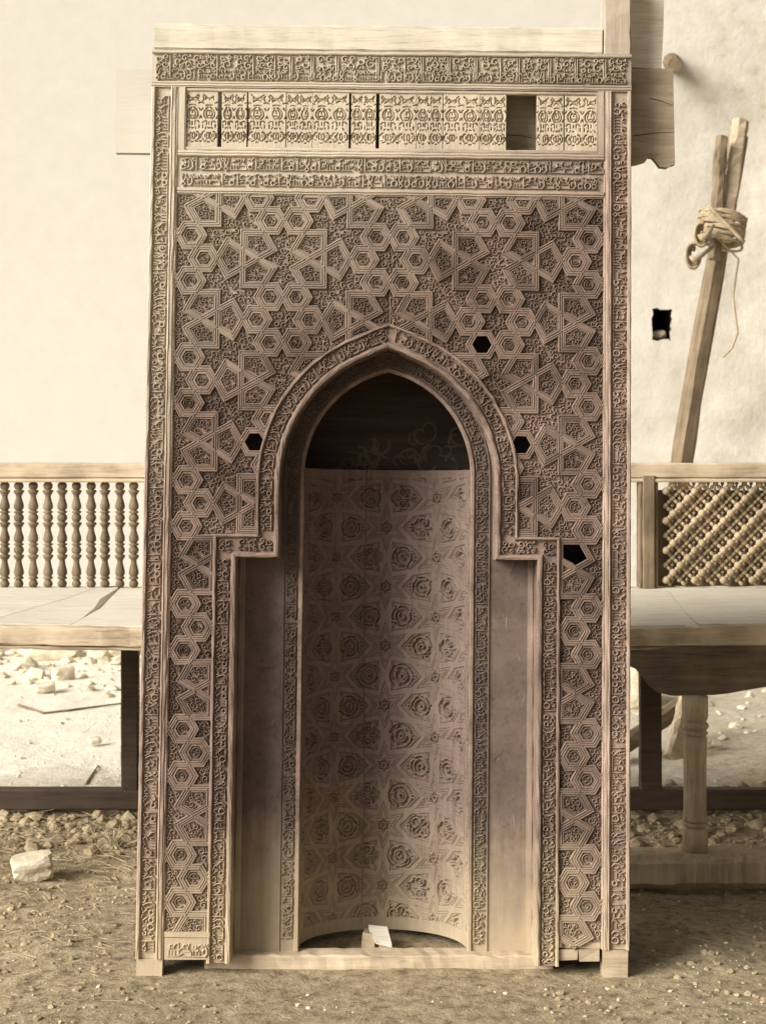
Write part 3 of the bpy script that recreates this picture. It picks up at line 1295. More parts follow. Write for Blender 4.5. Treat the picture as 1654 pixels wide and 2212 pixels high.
# ------------------------------------------------------------------ pierced slats
class Field:
    """a rectangular depth map that can be cut into"""

    def __init__(s, x0, x1, y0, y1, res):
        s.nx = max(2, int(round((x1 - x0) / res)) + 1)
        s.ny = max(2, int(round((y1 - y0) / res)) + 1)
        s.x = np.linspace(x0, x1, s.nx)
        s.y = np.linspace(y0, y1, s.ny)
        s.h = np.zeros((s.ny, s.nx))

    def dist(s, pts, pad):
        xs, ys = [p[0] for p in pts], [p[1] for p in pts]
        i0, i1 = np.searchsorted(s.x, min(xs) - pad), np.searchsorted(s.x, max(xs) + pad)
        j0, j1 = np.searchsorted(s.y, min(ys) - pad), np.searchsorted(s.y, max(ys) + pad)
        if i1 <= i0 or j1 <= j0:
            return None, None
        X, Y = np.meshgrid(s.x[i0:i1], s.y[j0:j1])
        d = np.full(X.shape, 1e9)
        for a, b in zip(pts[:-1], pts[1:]):
            dx, dy = b[0] - a[0], b[1] - a[1]
            L = dx * dx + dy * dy
            t = np.clip(((X - a[0]) * dx + (Y - a[1]) * dy) / (L or 1), 0, 1)
            d = np.minimum(d, np.hypot(X - a[0] - t * dx, Y - a[1] - t * dy))
        return d, (slice(j0, j1), slice(i0, i1))

    def cut(s, pts, hw, depth, soft):
        d, sl_ = s.dist(pts, hw + soft)
        if d is None:
            return
        k = np.clip((hw + soft - d) / soft, 0, 1)
        s.h[sl_] = np.minimum(s.h[sl_], -depth * k)

    def sink(s, poly, depth, soft):
        pts = list(poly) + [poly[0]]
        d, sl_ = s.dist(pts, .002)
        if d is None:
            return
        X, Y = np.meshgrid(s.x[sl_[1]], s.y[sl_[0]])
        ins = np.zeros(X.shape, bool)
        for a, b in zip(pts[:-1], pts[1:]):
            c = (a[1] > Y) != (b[1] > Y)
            with np.errstate(divide='ignore', invalid='ignore'):
                xi = (b[0] - a[0]) * (Y - a[1]) / ((b[1] - a[1]) or 1e-12) + a[0]
            ins ^= c & (X < xi)
        k = np.where(ins, np.clip(d / soft, 0, 1), 0)
        s.h[sl_] = np.minimum(s.h[sl_], -depth * k)

    def raise_(s, pts, hw, top, soft):
        d, sl_ = s.dist(pts, hw + soft)
        if d is None:
            return
        k = np.clip((hw + soft - d) / soft, 0, 1)
        s.h[sl_] = np.where(k > 0, np.maximum(s.h[sl_], s.h[sl_] * (1 - k) + top * k), s.h[sl_])

    def mesh(s, name, fn, mat, back=None, smooth=False):
        ny, nx = s.h.shape
        X, Y = np.meshgrid(s.x, s.y)
        P = fn(X, Y, s.h).reshape(-1, 3)
        idx = np.arange(nx * ny).reshape(ny, nx)
        q = np.stack([idx[:-1, :-1], idx[:-1, 1:], idx[1:, 1:], idx[1:, :-1]], -1).reshape(-1, 4)
        if back is not None:
            # close the board: rim and back
            rim = np.concatenate([idx[0, :], idx[1:, -1], idx[-1, -2::-1], idx[-2:0:-1, 0]])
            RX, RY = X.reshape(-1)[rim], Y.reshape(-1)[rim]
            B = fn(RX, RY, np.full(RX.shape, back)).reshape(-1, 3)
            k0 = len(P)
            P = np.concatenate([P, B])
            nb = len(rim)
            i = np.arange(nb)
            j = (i + 1) % nb
            q = np.concatenate([q, np.stack([rim[i], k0 + i, k0 + j, rim[j]], -1)])
        me = bpy.data.meshes.new(name)
        me.vertices.add(len(P))
        me.vertices.foreach_set('co', P.astype(np.float32).reshape(-1))
        me.loops.add(len(q) * 4)
        me.loops.foreach_set('vertex_index', q.astype(np.int32).reshape(-1))
        me.polygons.add(len(q))
        me.polygons.foreach_set('loop_start', np.arange(0, len(q) * 4, 4, dtype=np.int32))
        me.polygons.foreach_set('loop_total', np.full(len(q), 4, dtype=np.int32))
        if smooth:
            me.polygons.foreach_set('use_smooth', np.ones(len(q), bool))
        me.materials.append(mat)
        me.update(calc_edges=True)
        me.validate()
        return me


def slat_mesh(W, H, seed, wide):
    f = Field(-W / 2, W / 2, 0, H, .00105)
    rnd = random.Random(seed)
    k = W / 2

    def slot(pts, hw=.0013):
        for s in (1, -1):
            if rnd.random() < .05:
                continue
            dx, dy = rnd.uniform(-.0007, .0007), rnd.uniform(-.0007, .0007)
            f.cut([(s * x * k + dx, y * H + dy) for x, y in pts], hw * rnd.uniform(.75, 1.3), .0080 * rnd.uniform(.6, 1), .0006)

    def oval(cx, cy, rx, ry, a0, a1, hw=.0013, n=10):
        slot([(cx + rx * cos(a0 + (a1 - a0) * i / n), cy + ry * sin(a0 + (a1 - a0) * i / n)) for i in range(n + 1)], hw)

    g = 1.22 if wide else 1.0
    # crown row: leaves and half rosettes
    oval(.5, .93, .22, .055, 3.5, 5.9, 0.00099 * g)
    oval(.06, .87, .10, .05, -1.2, 1.2, 0.00092 * g)
    oval(.92, .87, .12, .05, 1.9, 4.4, 0.00092 * g)
    oval(.5, .80, .22, .05, .4, 2.7, 0.00099 * g)
    slot([(.5, .855), (.5, .88)], 0.00106 * g)
    slot([(.27, .855), (.27, .895)], 0.00073 * g)
    slot([(.74, .855), (.74, .895)], 0.00073 * g)
    slot([(.15, .945), (.24, .925)], 0.00066 * g)
    slot([(.85, .945), (.76, .925)], 0.00066 * g)
    slot([(.02, .80), (.15, .785)], 0.00073 * g)
    slot([(.98, .80), (.85, .785)], 0.00073 * g)
    slot([(.3, .755), (.5, .765), (.7, .755)], 0.00066 * g)
    # ovals with an inner bud
    for a0, a1 in ((2.0, 4.2), (-1.05, 1.15)):
        oval(.5, .60, .33, .105, a0, a1, 0.00099 * g)
        oval(.5, .60, .19, .075, a0, a1, 0.00079 * g)
    slot([(.5, .615), (.5, .655)], 0.00086 * g)
    slot([(.42, .565), (.58, .565)], 0.00073 * g)
    slot([(.36, .705), (.44, .715)], 0.00066 * g)
    slot([(.64, .705), (.56, .715)], 0.00066 * g)
    slot([(.03, .665), (.1, .70)], 0.00086 * g)
    slot([(.97, .665), (.9, .70)], 0.00086 * g)
    slot([(.0, .555), (.07, .52)], 0.00092 * g)
    slot([(1.0, .555), (.93, .52)], 0.00092 * g)
    slot([(.42, .515), (.58, .515)], 0.00079 * g)
    # trefoils
    slot([(.10, .44), (.20, .47)], 0.00079 * g)
    slot([(.90, .44), (.80, .47)], 0.00079 * g)
    slot([(.34, .40), (.34, .46), (.28, .47)], 0.00086 * g)
    slot([(.66, .40), (.66, .46), (.72, .47)], 0.00086 * g)
    slot([(.5, .41), (.5, .455)], 0.00079 * g)
    slot([(.12, .35), (.12, .395)], 0.00086 * g)
    slot([(.88, .35), (.88, .395)], 0.00086 * g)
    slot([(.44, .345), (.56, .345)], 0.00086 * g)
    slot([(.27, .33), (.33, .36)], 0.00066 * g)
    slot([(.73, .33), (.67, .36)], 0.00066 * g)
    # foot row: hooked leaves
    oval(.22, .205, .13, .07, 1.4, 4.6, 0.00099 * g)
    oval(.78, .205, .13, .07, 1.7, -1.4, 0.00099 * g)
    slot([(.5, .16), (.5, .25)], 0.00092 * g)
    oval(.5, .205, .16, .07, 2.2, 4.1, 0.00079 * g)
    oval(.5, .205, .16, .07, -.95, .95, 0.00079 * g)
    slot([(.03, .17), (.03, .23)], 0.00086 * g)
    slot([(.97, .17), (.97, .23)], 0.00086 * g)
    slot([(.24, .19), (.24, .225)], 0.00073 * g)
    slot([(.76, .19), (.76, .225)], 0.00073 * g)
    slot([(.2, .105), (.34, .12)], 0.00073 * g)
    slot([(.8, .105), (.66, .12)], 0.00073 * g)
    slot([(.44, .09), (.56, .09)], 0.00073 * g)
    slot([(.02, .10), (.06, .115)], 0.00079 * g)
    f.h += np.random.RandomState(seed).uniform(-.0002, .0002, f.h.shape)
    if seed == 3:      # the ragged left edge of the third slat
        for j in range(f.ny):
            y = f.y[j] / H
            if .12 < y < .72:
                w_ = .004 + .0035 * sin(y * 23) + .002 * sin(y * 61)
                f.h[j, f.x < -W / 2 + max(0, w_)] = -.0115
    return f.mesh('pierced_slat', lambda X, Y, Hh: np.stack([X, -Hh, Y], -1), M['slat'], back=-.012)


def su(px):           # view column (full-size photograph) to niche coordinate at the gallery
    return loc(px * .885, 262)[0]


slats = [(450.6, 531.5), (541.6, 602.5), (606.5, 697.8), (699.0, 762.4), (763.6, 851.8), (857.0, 917.2), (925.5, 1015.4), (1016.8, 1079.8), (1081.5, 1169.6), (1171.0, 1234.5), (1309, 1374.3), (1378, 1463.5)]
for i, (a, b) in enumerate(slats):
    ua, ub = su(a), su(b)
    wide = (ub - ua) > .07
    me = slat_mesh(ub - ua, .1345, i + 1, wide)
    o = link('pierced_slat', me, root)
    o.location = ((ua + ub) / 2, -.0015 + RND.uniform(-.001, .001), 1.9127)
    o.rotation_euler = (0, RND.uniform(-.003, .003), 0)

# plank that closes the top
rough_bar('head_plank', (-.5700, -.002, 2.1490), (.5040, .022, 2.2120), M['raw'], root, 30, .0012, 0, 81)

# ------------------------------------------------------------------ recessed surround of the niche
RW = -.0862            # plane of the recess
IW, IR, IC, IVS, IAP = .2005, .2560, .0555, 1.1330, 1.3829
ia = atan2(IAP - IVS, IC)
ipath = [(-IW, -.004)] + [(IC - IR * cos(ia * i / 22), IVS + IR * sin(ia * i / 22)) for i in range(23)]
ipath = ipath + [(-x, y) for x, y in ipath[-2::-1]]
IN = path_normals(ipath)
mb = MB()
outer = [(-.40, -.004), (-.40, 1.56), (.40, 1.56), (.40, -.004)]
poly = ipath[::-1]
mb.plate(clean(outer[::-1] + ipath), RW - .02, RW)
surround = mb.build('niche_surround', M['plain'], root)
mb = MB()
dp, dn = densify(ipath, IN, .05)
sweep(mb, dp, dn, [(0, RW + .0002), (0, RW + .0050), (.0015, RW + .0065), (.0085, RW + .006), (.0095, RW + .0025), (.0105, RW + .0008)], .0005)
mb.build('niche_edge', M['carvedN'], root)
mb = MB()
lm = MB()
fn, L = path_fn(ipath, IN)
sweep(mb, dp, dn, [(.0440, RW + .0006), (.0444, RW + .0036), (.0468, RW + .0040), (.0480, RW + .0006)], .0003)
mb.build('surround_fillet', M['plain'], root)
letter_run(lm, lambda t, s: fn(t + .03, s + .0115), L - .06, .0315, RW - .0008, RW + .0058, 91, sub=.008)
lm.build('surround_lettering', M['plain'], surround, stuff=True)
# plain moulded strips at the outer edge of the surround
for s in (-1, 1):
    mb = MB()
    xs = (s * .3385, s * .3525)
    mb.box((min(xs), -(RW + .006), -.004), (max(xs), -(RW + .0004), .934), .0008)
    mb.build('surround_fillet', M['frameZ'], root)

# old scratches on the plain boards
rs = random.Random(31)
for (xd, yd, L, a) in ((1088, 1328, .012, 1.0), (1094, 1340, .05, 1.50), (1130, 1512, .03, 1.3), (1075, 1640, .012, .8), (1120, 1420, .02, 2.0), (1062, 1560, .03, 1.2), (590, 1560, .02, 1.2), (570, 1430, .012, .4), (1110, 1770, .03, 1.7), (580, 1850, .04, 1.4)):
    x, y = loc(xd, yd, RW)
    mb = MB()
    mb.ribbon([(x - L / 2 * cos(a), y - L / 2 * sin(a)), (x + rs.uniform(-.001, .001), y), (x + L / 2 * cos(a), y + L / 2 * sin(a))], [.0004, .0009, .0004], RW, RW + .0005)
    mb.build('scratch', M['frameN'], surround)

# ------------------------------------------------------------------ the hollow carved panel
NR = .2005
NTOP, NBOT = 1.150, .004
fl = Field(-NR * pi / 2, NR * pi / 2, NBOT, NTOP, .0012)
NA_ = .1490
NX_ = .1345
STARV = 1.005
rn = random.Random(21)


def medallion(f, cx, cy, s, v):
    """five-cornered medallion with its point towards s"""
    X = lambda p: (cx + s * p[0], cy + p[1])
    k = .0450
    out = [(1.06, 0), (.45, .62), (-.62, .80), (-.52, 0), (-.62, -.80), (.45, -.62)]
    P5 = [X((x * k, y * k)) for x, y in out]
    f.cut(P5 + [P5[0]], .0006, .0048, .0009)
    P5i = [X((x * k * .85, y * k * .85)) for x, y in out]
    f.cut(P5i + [P5i[0]], .0004, .0036, .0009)
    q = k * .84
    ok = lambda a, w_=.0018: f.raise_([X(p) for p in a], w_, rn.uniform(-.0004, .0006), .0012)
    c0 = -.10 * q
    f.sink([X((c0 + .0310 * cos(z * pi / 12), .0310 * sin(z * pi / 12))) for z in range(24)], .0100, .0012)
    f.sink([X(p) for p in ((1.0 * q, 0), (.56 * q, .42 * q), (.62 * q, 0), (.56 * q, -.42 * q))], .0080, .0012)
    for sy in (1, -1):
        f.sink([X(p) for p in ((-.52 * q, sy * .78 * q), (-.1 * q, sy * .70 * q), (-.52 * q, sy * .48 * q))], .0045, .0011)
    a0 = rn.uniform(0, 6.28)
    R1, R2, R3_ = .0285, .0195, .0105
    if v == 0:          # broken rings round a curl
        for z in range(4):
            b0 = a0 + z * pi / 2
            ok(arc(c0, 0, R1, b0 + .12, b0 + 1.42, 8))
            ok([(c0 + R1 * cos(b0 + 1.42), R1 * sin(b0 + 1.42)), (c0 + R2 * cos(b0 + 1.7), R2 * sin(b0 + 1.7))], .0014)
        for z in range(3):
            b0 = a0 + z * 2 * pi / 3
            ok(arc(c0, 0, R2, b0 + .2, b0 + 1.95, 8))
        ok(arc(c0, 0, R3_, a0, a0 + 5.2, 10, R3_ * .35))
    elif v == 1:        # one long spiral with buds
        ok(arc(c0, 0, R1, a0, a0 + 4.6, 14, .024))
        ok(arc(c0, 0, .0185, a0 + 4.2, a0 + 9.4, 14, .0125))
        ok(arc(c0, 0, .0085, a0 + 1, a0 + 6.0, 10, .003))
        for z in range(6):
            b0 = a0 + 1.05 * z
            ok([(c0 + .0245 * cos(b0), .0245 * sin(b0)), (c0 + .0225 * cos(b0 + .25), .0225 * sin(b0 + .25))], .0013)
    elif v == 3:        # crossing loops
        for z in range(4):
            b0 = a0 + z * pi / 2
            ok(arc(c0 + .0150 * cos(b0), .0150 * sin(b0), .0120, b0 - 2.3, b0 + 2.3, 12), .0016)
            ok(arc(c0, 0, R1 + .0008, b0 + .55, b0 + 1.02, 4), .0016)
            ok([(c0 + .005 * cos(b0), .005 * sin(b0)), (c0 + .019 * cos(b0), .019 * sin(b0))], .0014)
    else:               # paired lobes
        for sy in (1, -1):
            ok(arc(c0, sy * .0145, .0120, sy * .2, sy * 5.7, 14, .0095))
            ok(arc(c0, sy * .0145, .0045, sy * 2.0, sy * 7.0, 8, .0025), .0014)
            ok(arc(c0, 0, R1, sy * 2.75, sy * 1.9, 6), .0016)
            ok(arc(c0, 0, R1, sy * 1.25, sy * .4, 6), .0016)
        ok([(c0 - .020, 0), (c0 + .022, 0)], .0014)
    ok(arc(.76 * q, 0, q * .12, -2.4, 2.6, 8), .0013)
    ok(arc(-.44 * q, .66 * q, q * .10, -1.5, 1.8, 6), .0013)
    ok(arc(-.44 * q, -.66 * q, q * .10, 1.5, -1.8, 6), .0013)
    ok([(.50 * q, .34 * q), (.36 * q, .52 * q)], .0012)
    ok([(.50 * q, -.34 * q), (.36 * q, -.52 * q)], .0012)
    return


def niche_star(f, cx, cy):
    for r0, r1 in ((.0590, .0255), (.0440, .0180)):
        P = []
        for k in range(6):
            a = pi / 2 + k * pi / 3
            P.append((cx + r0 * cos(a), cy + r0 * sin(a)))
            P.append((cx + r1 * cos(a + pi / 6), cy + r1 * sin(a + pi / 6)))
        f.cut(P + [P[0]], .0004, .0036, .0009)
    P = []
    for k in range(6):
        a = pi / 2 + k * pi / 3
        P.append((cx + .0225 * cos(a), cy + .0225 * sin(a)))
        P.append((cx + .0115 * cos(a + pi / 6), cy + .0115 * sin(a + pi / 6)))
    f.sink(P, .0080, .0012)
    f.raise_(arc(cx, cy, .0065, .3, 6.0, 10), .0012, -.0004, .0010)
    for k in range(6):
        a = pi / 2 + k * pi / 3
        f.raise_([(cx + .0105 * cos(a), cy + .0105 * sin(a)), (cx + .018 * cos(a), cy + .018 * sin(a))], .0010, -.0006, .0010)


for i in range(-3, 4):
    for j in range(-9, 3):
        cx = i * NX_
        cy = STARV + (j + .5 * (i % 2)) * NA_
        if not -.05 < cy < NTOP + .06:
            continue
        if abs(cx) > NR * pi / 2 + .06 or cy < -.04:
            pass
        else:
            niche_star(fl, cx, cy)
        for s in (1, -1):
            mx = cx + s * NX_ * 2 / 3
            if abs(mx) < NR * pi / 2 + .03 and cy > -.04:
                medallion(fl, mx, cy, -s, rn.choice([0, 0, 0, 1, 2, 2, 3]))
        # the straps between the medallions
        for s in (1, -1):
            xx = cx + s * NA_ * .289 * 1.0
fl.h[fl.y > NTOP - .020, :] *= .15           # worn plain rim at the top
fl.h[fl.y < .034, :] *= .0
fl.cut([(-.052, NTOP), (-.055, .70), (-.050, .35), (-.053, .02)], .0006, .0050, .0009)
rsn = np.random.RandomState(5)
fl.h += rsn.uniform(-.00015, .00015, fl.h.shape)
BC = RW - .022


def wrap(X, Y, Hh):
    a = X / NR
    r = NR - Hh            # carving goes outwards, away from the axis
    return np.stack([r * np.sin(a), -(BC - r * np.cos(a)), Y], -1)


me = fl.mesh('hollow_panel', wrap, M['niche'])
link('hollow_panel', me, root)
mb = MB()
n = 40
vs, fs = [], []
for i in range(n + 1):
    a = -pi / 2 + pi * i / n
    for r, y in ((NR, NTOP), (NR + .018, NTOP), (NR + .018, NBOT), (NR, NBOT)):
        vs.append((r * sin(a), -(BC - r * cos(a)), y + .0012 + .0008 * sin(i * 1.7)))
for i in range(n):
    for k in range(3):
        fs.append((i * 4 + k, (i + 1) * 4 + k, (i + 1) * 4 + k + 1, i * 4 + k + 1))
mb.add(vs, fs)
# the top of the panel is closed by a worn cross rail
mb.build('panel_rim', M['frameX'], root)

# ------------------------------------------------------------------ back of the case
BK = -.345
mb = MB()
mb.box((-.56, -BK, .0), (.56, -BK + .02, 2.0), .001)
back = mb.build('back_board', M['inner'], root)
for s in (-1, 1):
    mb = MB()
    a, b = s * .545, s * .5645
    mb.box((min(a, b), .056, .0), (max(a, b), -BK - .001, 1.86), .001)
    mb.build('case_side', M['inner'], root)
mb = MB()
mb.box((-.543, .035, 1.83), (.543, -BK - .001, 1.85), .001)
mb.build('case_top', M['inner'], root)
# painted scrolls on the back board
mb = MB()
rp = random.Random(4)
for q in range(30):
    x, y = rp.uniform(-.13, .20), rp.uniform(1.14, 1.27)
    if y > 1.17 + .35 * (x + .16):
        continue
    r = rp.uniform(.012, .034)
    a = rp.uniform(0, 6.28)
    mb.ribbon(arc(x, y, r, a, a + rp.choice([-1, 1]) * 4.6, 14, r * .25), rp.uniform(.0025, .005), BK, BK + .0012 + q * .00005)
    if q % 3 == 0:
        mb.ribbon(leaf(x + r, y, a, r * 3.2, r * .7), .004, BK, BK + .0012 + q * .00006)
mb.build('painted_scrolls', M['paint'], root, stuff=True)

# a loose diagonal strip lies across the lost pentagon on the right
q0, q1 = loc(1212, 1210), loc(1236, 1222)
mb = MB()
mb.ribbon([q0, q1], .007, -.012, -.002, taper=False)
mb.build('loose_strip', M['frameX'], root)

# ------------------------------------------------------------------ feet of the niche
# left: an inscribed foot board across the leg; right: broken, with rough blocks
mb = MB()
l0, l1 = -.507, -.403
mb.box((l0, -.0085, .0015), (l1, .03, .052), .0012)
foot = mb.build('foot_board', M['frameX'], root)
lm = MB()
letter_run(lm, lambda t, s: (l0 + .004 + t, .006 + s), l1 - l0 - .01, .036, .0078, .0135, 97)
lm.build('lettering', M['frameN'], foot, stuff=True)
mb = MB()
mb.box((l0, -.0125, .053), (l1, .03, .066), .0015)
mb.build('foot_fillet', M['frameX'], root)
mb = MB()
mb.box((.4095, .003, .036), (.5070, .04, .0705), .0015)
mb.build('packing_block', M['rawdark'], root)
for x0, x1, z0, z1 in ((.405, .4545, .008, .0345), (.4565, .5065, .006, .0345), (.366, .4035, -.004, .032)):
    mb = MB()
    mb.box((x0, -.001 + RND.uniform(0, .004), z0), (x1, .04, z1), .0022)
    mb.build('packing_block', M['rawdark'], root)
mb = MB()
mb.box((-.5720, -.004, -.058), (-.512, .045, .0030), .0015)
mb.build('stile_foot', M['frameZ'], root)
mb = MB()
mb.box((.511, -.006, -.058), (.5705, .045, .0335), .002)
mb.build('stile_foot', M['rawdark'], root)

# ================================================================== timber that carries and backs the niche
gz = 0.0


def niche_thing(name, mat, build, label, cat):
    mb = MB()
    build(mb)
    o = mb.build(name, mat)
    o.matrix_world = ROOTM
    tag(o, label, cat)
    return o


# sill plank (lies on the ground under the niche)
sp = rough_bar('sill_plank', (-.42, .050, .0), (.40, .112, .0655), M['bench'], None, 40, .0018, 0, 12)
tag(sp, 'thick pale plank lying on the ground under the prayer niche', 'plank')

# board behind the gallery, seen on both sides and through the lost slat
pts = [loc(250, 330, -.075), loc(820, 336, -.075), loc(1361, 356, -.075), loc(1376, 354, -.075), loc(1394, 348, -.075), loc(1400, 339, -.075), loc(1408, 340, -.075), loc(1417, 350, -.075), loc(1424, 360, -.075), loc(1440, 362, -.075),
       loc(1448, 357, -.075), loc(1457, 355, -.075), loc(1455, 250, -.075), loc(1453, 148, -.075), loc(820, 147, -.075), loc(252, 150, -.075)]
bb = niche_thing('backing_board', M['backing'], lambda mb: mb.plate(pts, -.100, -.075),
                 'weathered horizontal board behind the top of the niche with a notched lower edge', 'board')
for a, b in (((1366, 294), (1456, 285)), ((1402, 212), (1452, 228)), ((1093, 291), (1160, 300))):
    mb = MB()
    p, q = loc(*a, -.075), loc(*b, -.075)
    m1 = ((p[0] + q[0]) / 2, (p[1] + q[1]) / 2 + .002)
    mb.ribbon([p, m1, q], [.0012, .0011, .0004], -.0752, -.0742, taper=False)
    o = mb.build('split', M['inner'], bb)
pts2 = [loc(1300, 146, -.078), loc(1352, 145, -.078), loc(1395, 147, -.078), loc(1428, 149, -.078), loc(1432, 60, -.078), loc(1434, -40, -.078), loc(1300, -40, -.078)]
niche_thing('upper_board', M['raw'], lambda mb: mb.plate(pts2, -.105, -.078),
            'pale rough board end above the notched board, beside the right stile', 'board')
# timber end added for the wall recess is built last
# chock of wood under the hollow panel
ch = empty('chock', at(806, 2060, D0 + .20))
mb = MB()
mb.add([(-.030, 0, 0), (.004, -.01, 0), (.010, .03, 0), (-.024, .05, 0), (-.026, .0, .052), (.002, -.008, .048), (.008, .03, .044), (-.02, .045, .05)],
       [(0, 3, 2, 1), (4, 5, 6, 7), (0, 1, 5, 4), (1, 2, 6, 5), (2, 3, 7, 6), (3, 0, 4, 7)])
c1 = mb.build('block', M['rawdark'], ch)
mb = MB()
mb.add([(.006, -.02, .030), (.046, -.028, .022), (.036, .02, .048), (-.012, .026, .052), (.004, -.02, .042), (.044, -.028, .036), (.034, .02, .060), (-.012, .026, .063)],
       [(0, 3, 2, 1), (4, 5, 6, 7), (0, 1, 5, 4), (1, 2, 6, 5), (2, 3, 7, 6), (3, 0, 4, 7)])
mb.build('wedge', M['seat'], ch)
mb = MB()
mb.box((.012, -.012, .0), (.03, .02, .03), .002)
mb.build('prop', M['raw'], ch)
tag(ch, 'small pale wood chock wedged under the hollow panel', 'wood block')

# ================================================================== ground and wall
def ground_z(x, y):
    v = Vector((x * 1.1, y * 1.1, 0))
    k = min(1, max(0, (abs(y - .2) - .25) / .4)) if abs(x) < .75 else 1
    z = mnoise.fractal(v * 2.5, 1.0, 2.2, 5) * .016
    near = 1 if y < 3 else .6
    z += mnoise.noise(v * 14) * .007 * near
    ex_, ey_ = max(0, abs(x) - .75) / .35, max(0, abs(y - .05) - .35) / .45
    md = max(0, 1 - hypot(ex_, ey_))
    return z * (.25 + .75 * k) - .006 + .040 * md * md * (3 - 2 * md)


def axis_pts(parts):
    out = []
    for a, b, st in parts:
        n = int(round((b - a) / st))
        out += [a + (b - a) * i / n for i in range(n)]
    out.append(parts[-1][1])
    return out


gx = axis_pts([(-40, -8, 4), (-8, -2.4, .3), (-2.4, 2.4, .022), (2.4, 8, .3), (8, 40, 4)])
gy = axis_pts([(-40, -6, 4), (-6, -.6, .3), (-.6, 2.6, .022), (2.6, 6.4, .05), (6.4, 12, .7), (12, 40, 4)])
mb = MB()
for y in gy:
    for x in gx:
        mb.v.append((x, y, ground_z(x, y) if abs(x) < 8 and -6 < y < 7 else -.006))
W_ = len(gx)
for j in range(len(gy) - 1):
    for i in range(W_ - 1):
        mb.f.append((j * W_ + i, j * W_ + i + 1, (j + 1) * W_ + i + 1, (j + 1) * W_ + i))
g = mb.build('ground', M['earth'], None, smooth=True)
tag(g, kind='structure')

def rock(name, c, size, seed, mat, label=None, cat='stone', group=None, sub=2, blocky=.5, rot=0.0):
    rnd = random.Random(seed)
    bm = bmesh.new()
    bmesh.ops.create_icosphere(bm, subdivisions=sub, radius=1)
    off = Vector((rnd.uniform(0, 50), rnd.uniform(0, 50), rnd.uniform(0, 50)))
    for v in bm.verts:
        p = v.co.copy()
        m_ = max(abs(p.x), abs(p.y), abs(p.z))
        p = p.lerp(p / m_ * .8, blocky)
        p *= 1 + .16 * mnoise.noise(p * 1.4 + off)
        p = Vector((p.x * size[0], p.y * size[1], p.z * size[2]))
        v.co = p
    me = bpy.data.meshes.new(name)
    bm.to_mesh(me)
    bm.free()
    me.materials.append(mat)
    o = link(name, me)
    o.location = c
    o.rotation_euler = (rnd.uniform(-.15, .15), rnd.uniform(-.15, .15), rot)
    if label:
        tag(o, label, cat, group)
    return o


# plastered yard wall with a putlog hole
WY = 10.4 - D0
hx0, hz0 = at(1409, 735, 10.4).x, at(1409, 735, 10.4).z
hx1, hz1 = at(1449, 668, 10.4).x, at(1449, 668, 10.4).z
wall = empty('yard_wall', (0, WY, 0))
tag(wall, 'high pale plastered wall behind the bench, with one dark square hole', 'wall')
xs = axis_pts([(-14, -3, 1.0), (-3, hx0, .1), (hx0, hx1, (hx1 - hx0) / 4), (hx1, 3.2, .06), (3.2, 14, 1.0)])
zs = axis_pts([(-.3, .6, .15), (.6, hz0, .08), (hz0, hz1, (hz1 - hz0) / 6), (hz1, 3.95, .08)])
mb = MB()
for z in zs:
    for x in xs:
        rough = min(1, max(0, (x - 1.0) / .9)) if x < 4 else 0
        d = mnoise.fractal(Vector((x * 2.2, 0, z * 2.2)), 1.0, 2.1, 5) * .022 * rough + mnoise.noise(Vector((x * .6, 3, z * .6))) * .01
        # a worn ledge line across the wall
        zl = 1.16
        d += .03 * math.exp(-((z - zl) / .04) ** 2) * rough
        jx = jz = 0
        if hx0 - .01 <= x <= hx1 + .01 and hz0 - .01 <= z <= hz1 + .01:
            jx, jz = mnoise.noise(Vector((x * 40, z * 40, 1))) * .028, mnoise.noise(Vector((x * 40, z * 40, 7))) * .028
        mb.v.append((x + jx, d, z + jz))
W_ = len(xs)
for j in range(len(zs) - 1):
    for i in range(W_ - 1):
        cx, cz = (xs[i] + xs[i + 1]) / 2, (zs[j] + zs[j + 1]) / 2
        if hx0 < cx < hx1 and hz0 < cz < hz1:
            continue
        mb.f.append((j * W_ + i, j * W_ + i + 1, (j + 1) * W_ + i + 1, (j + 1) * W_ + i))
mb.build('plaster_face', M['plaster'], wall, smooth=True)
mb = MB()
e = .018
mb.add([(hx0 - e, .02, hz0 - e), (hx1 + e, .02, hz0 - e), (hx1 + e, .02, hz1 + e), (hx0 - e, .02, hz1 + e),
        (hx0, .55, hz0 + .05), (hx1, .55, hz0 + .05), (hx1, .55, hz1), (hx0, .55, hz1)],
       [(0, 1, 5, 4), (1, 2, 6, 5), (2, 3, 7, 6), (3, 0, 4, 7), (4, 5, 6, 7)])
mb.build('hole_lining', M['hole'], wall)
hs = rock('loose_stone', ((hx0 + hx1) / 2 - .01, .10, hz0 + .035), (.055, .05, .03), 61, M['stone'])
hs.parent = wall
mb = MB()
mb.box((-14, .12, -.3), (hx0 - .06, .6, 3.95))
mb.box((hx1 + .06, .12, -.3), (14, .6, 3.95))
mb.box((hx0 - .055, .12, -.3), (hx1 + .055, .6, hz0 - .06))
mb.box((hx0 - .055, .12, hz1 + .06), (hx1 + .055, .6, 3.95))
mb.build('wall_core', M['plaster'], wall)


def gpt(x, y):
    """ground point seen at view position (x, y)"""
    Y = F * EYE / (y - 850)
    return at(x, y, Y)


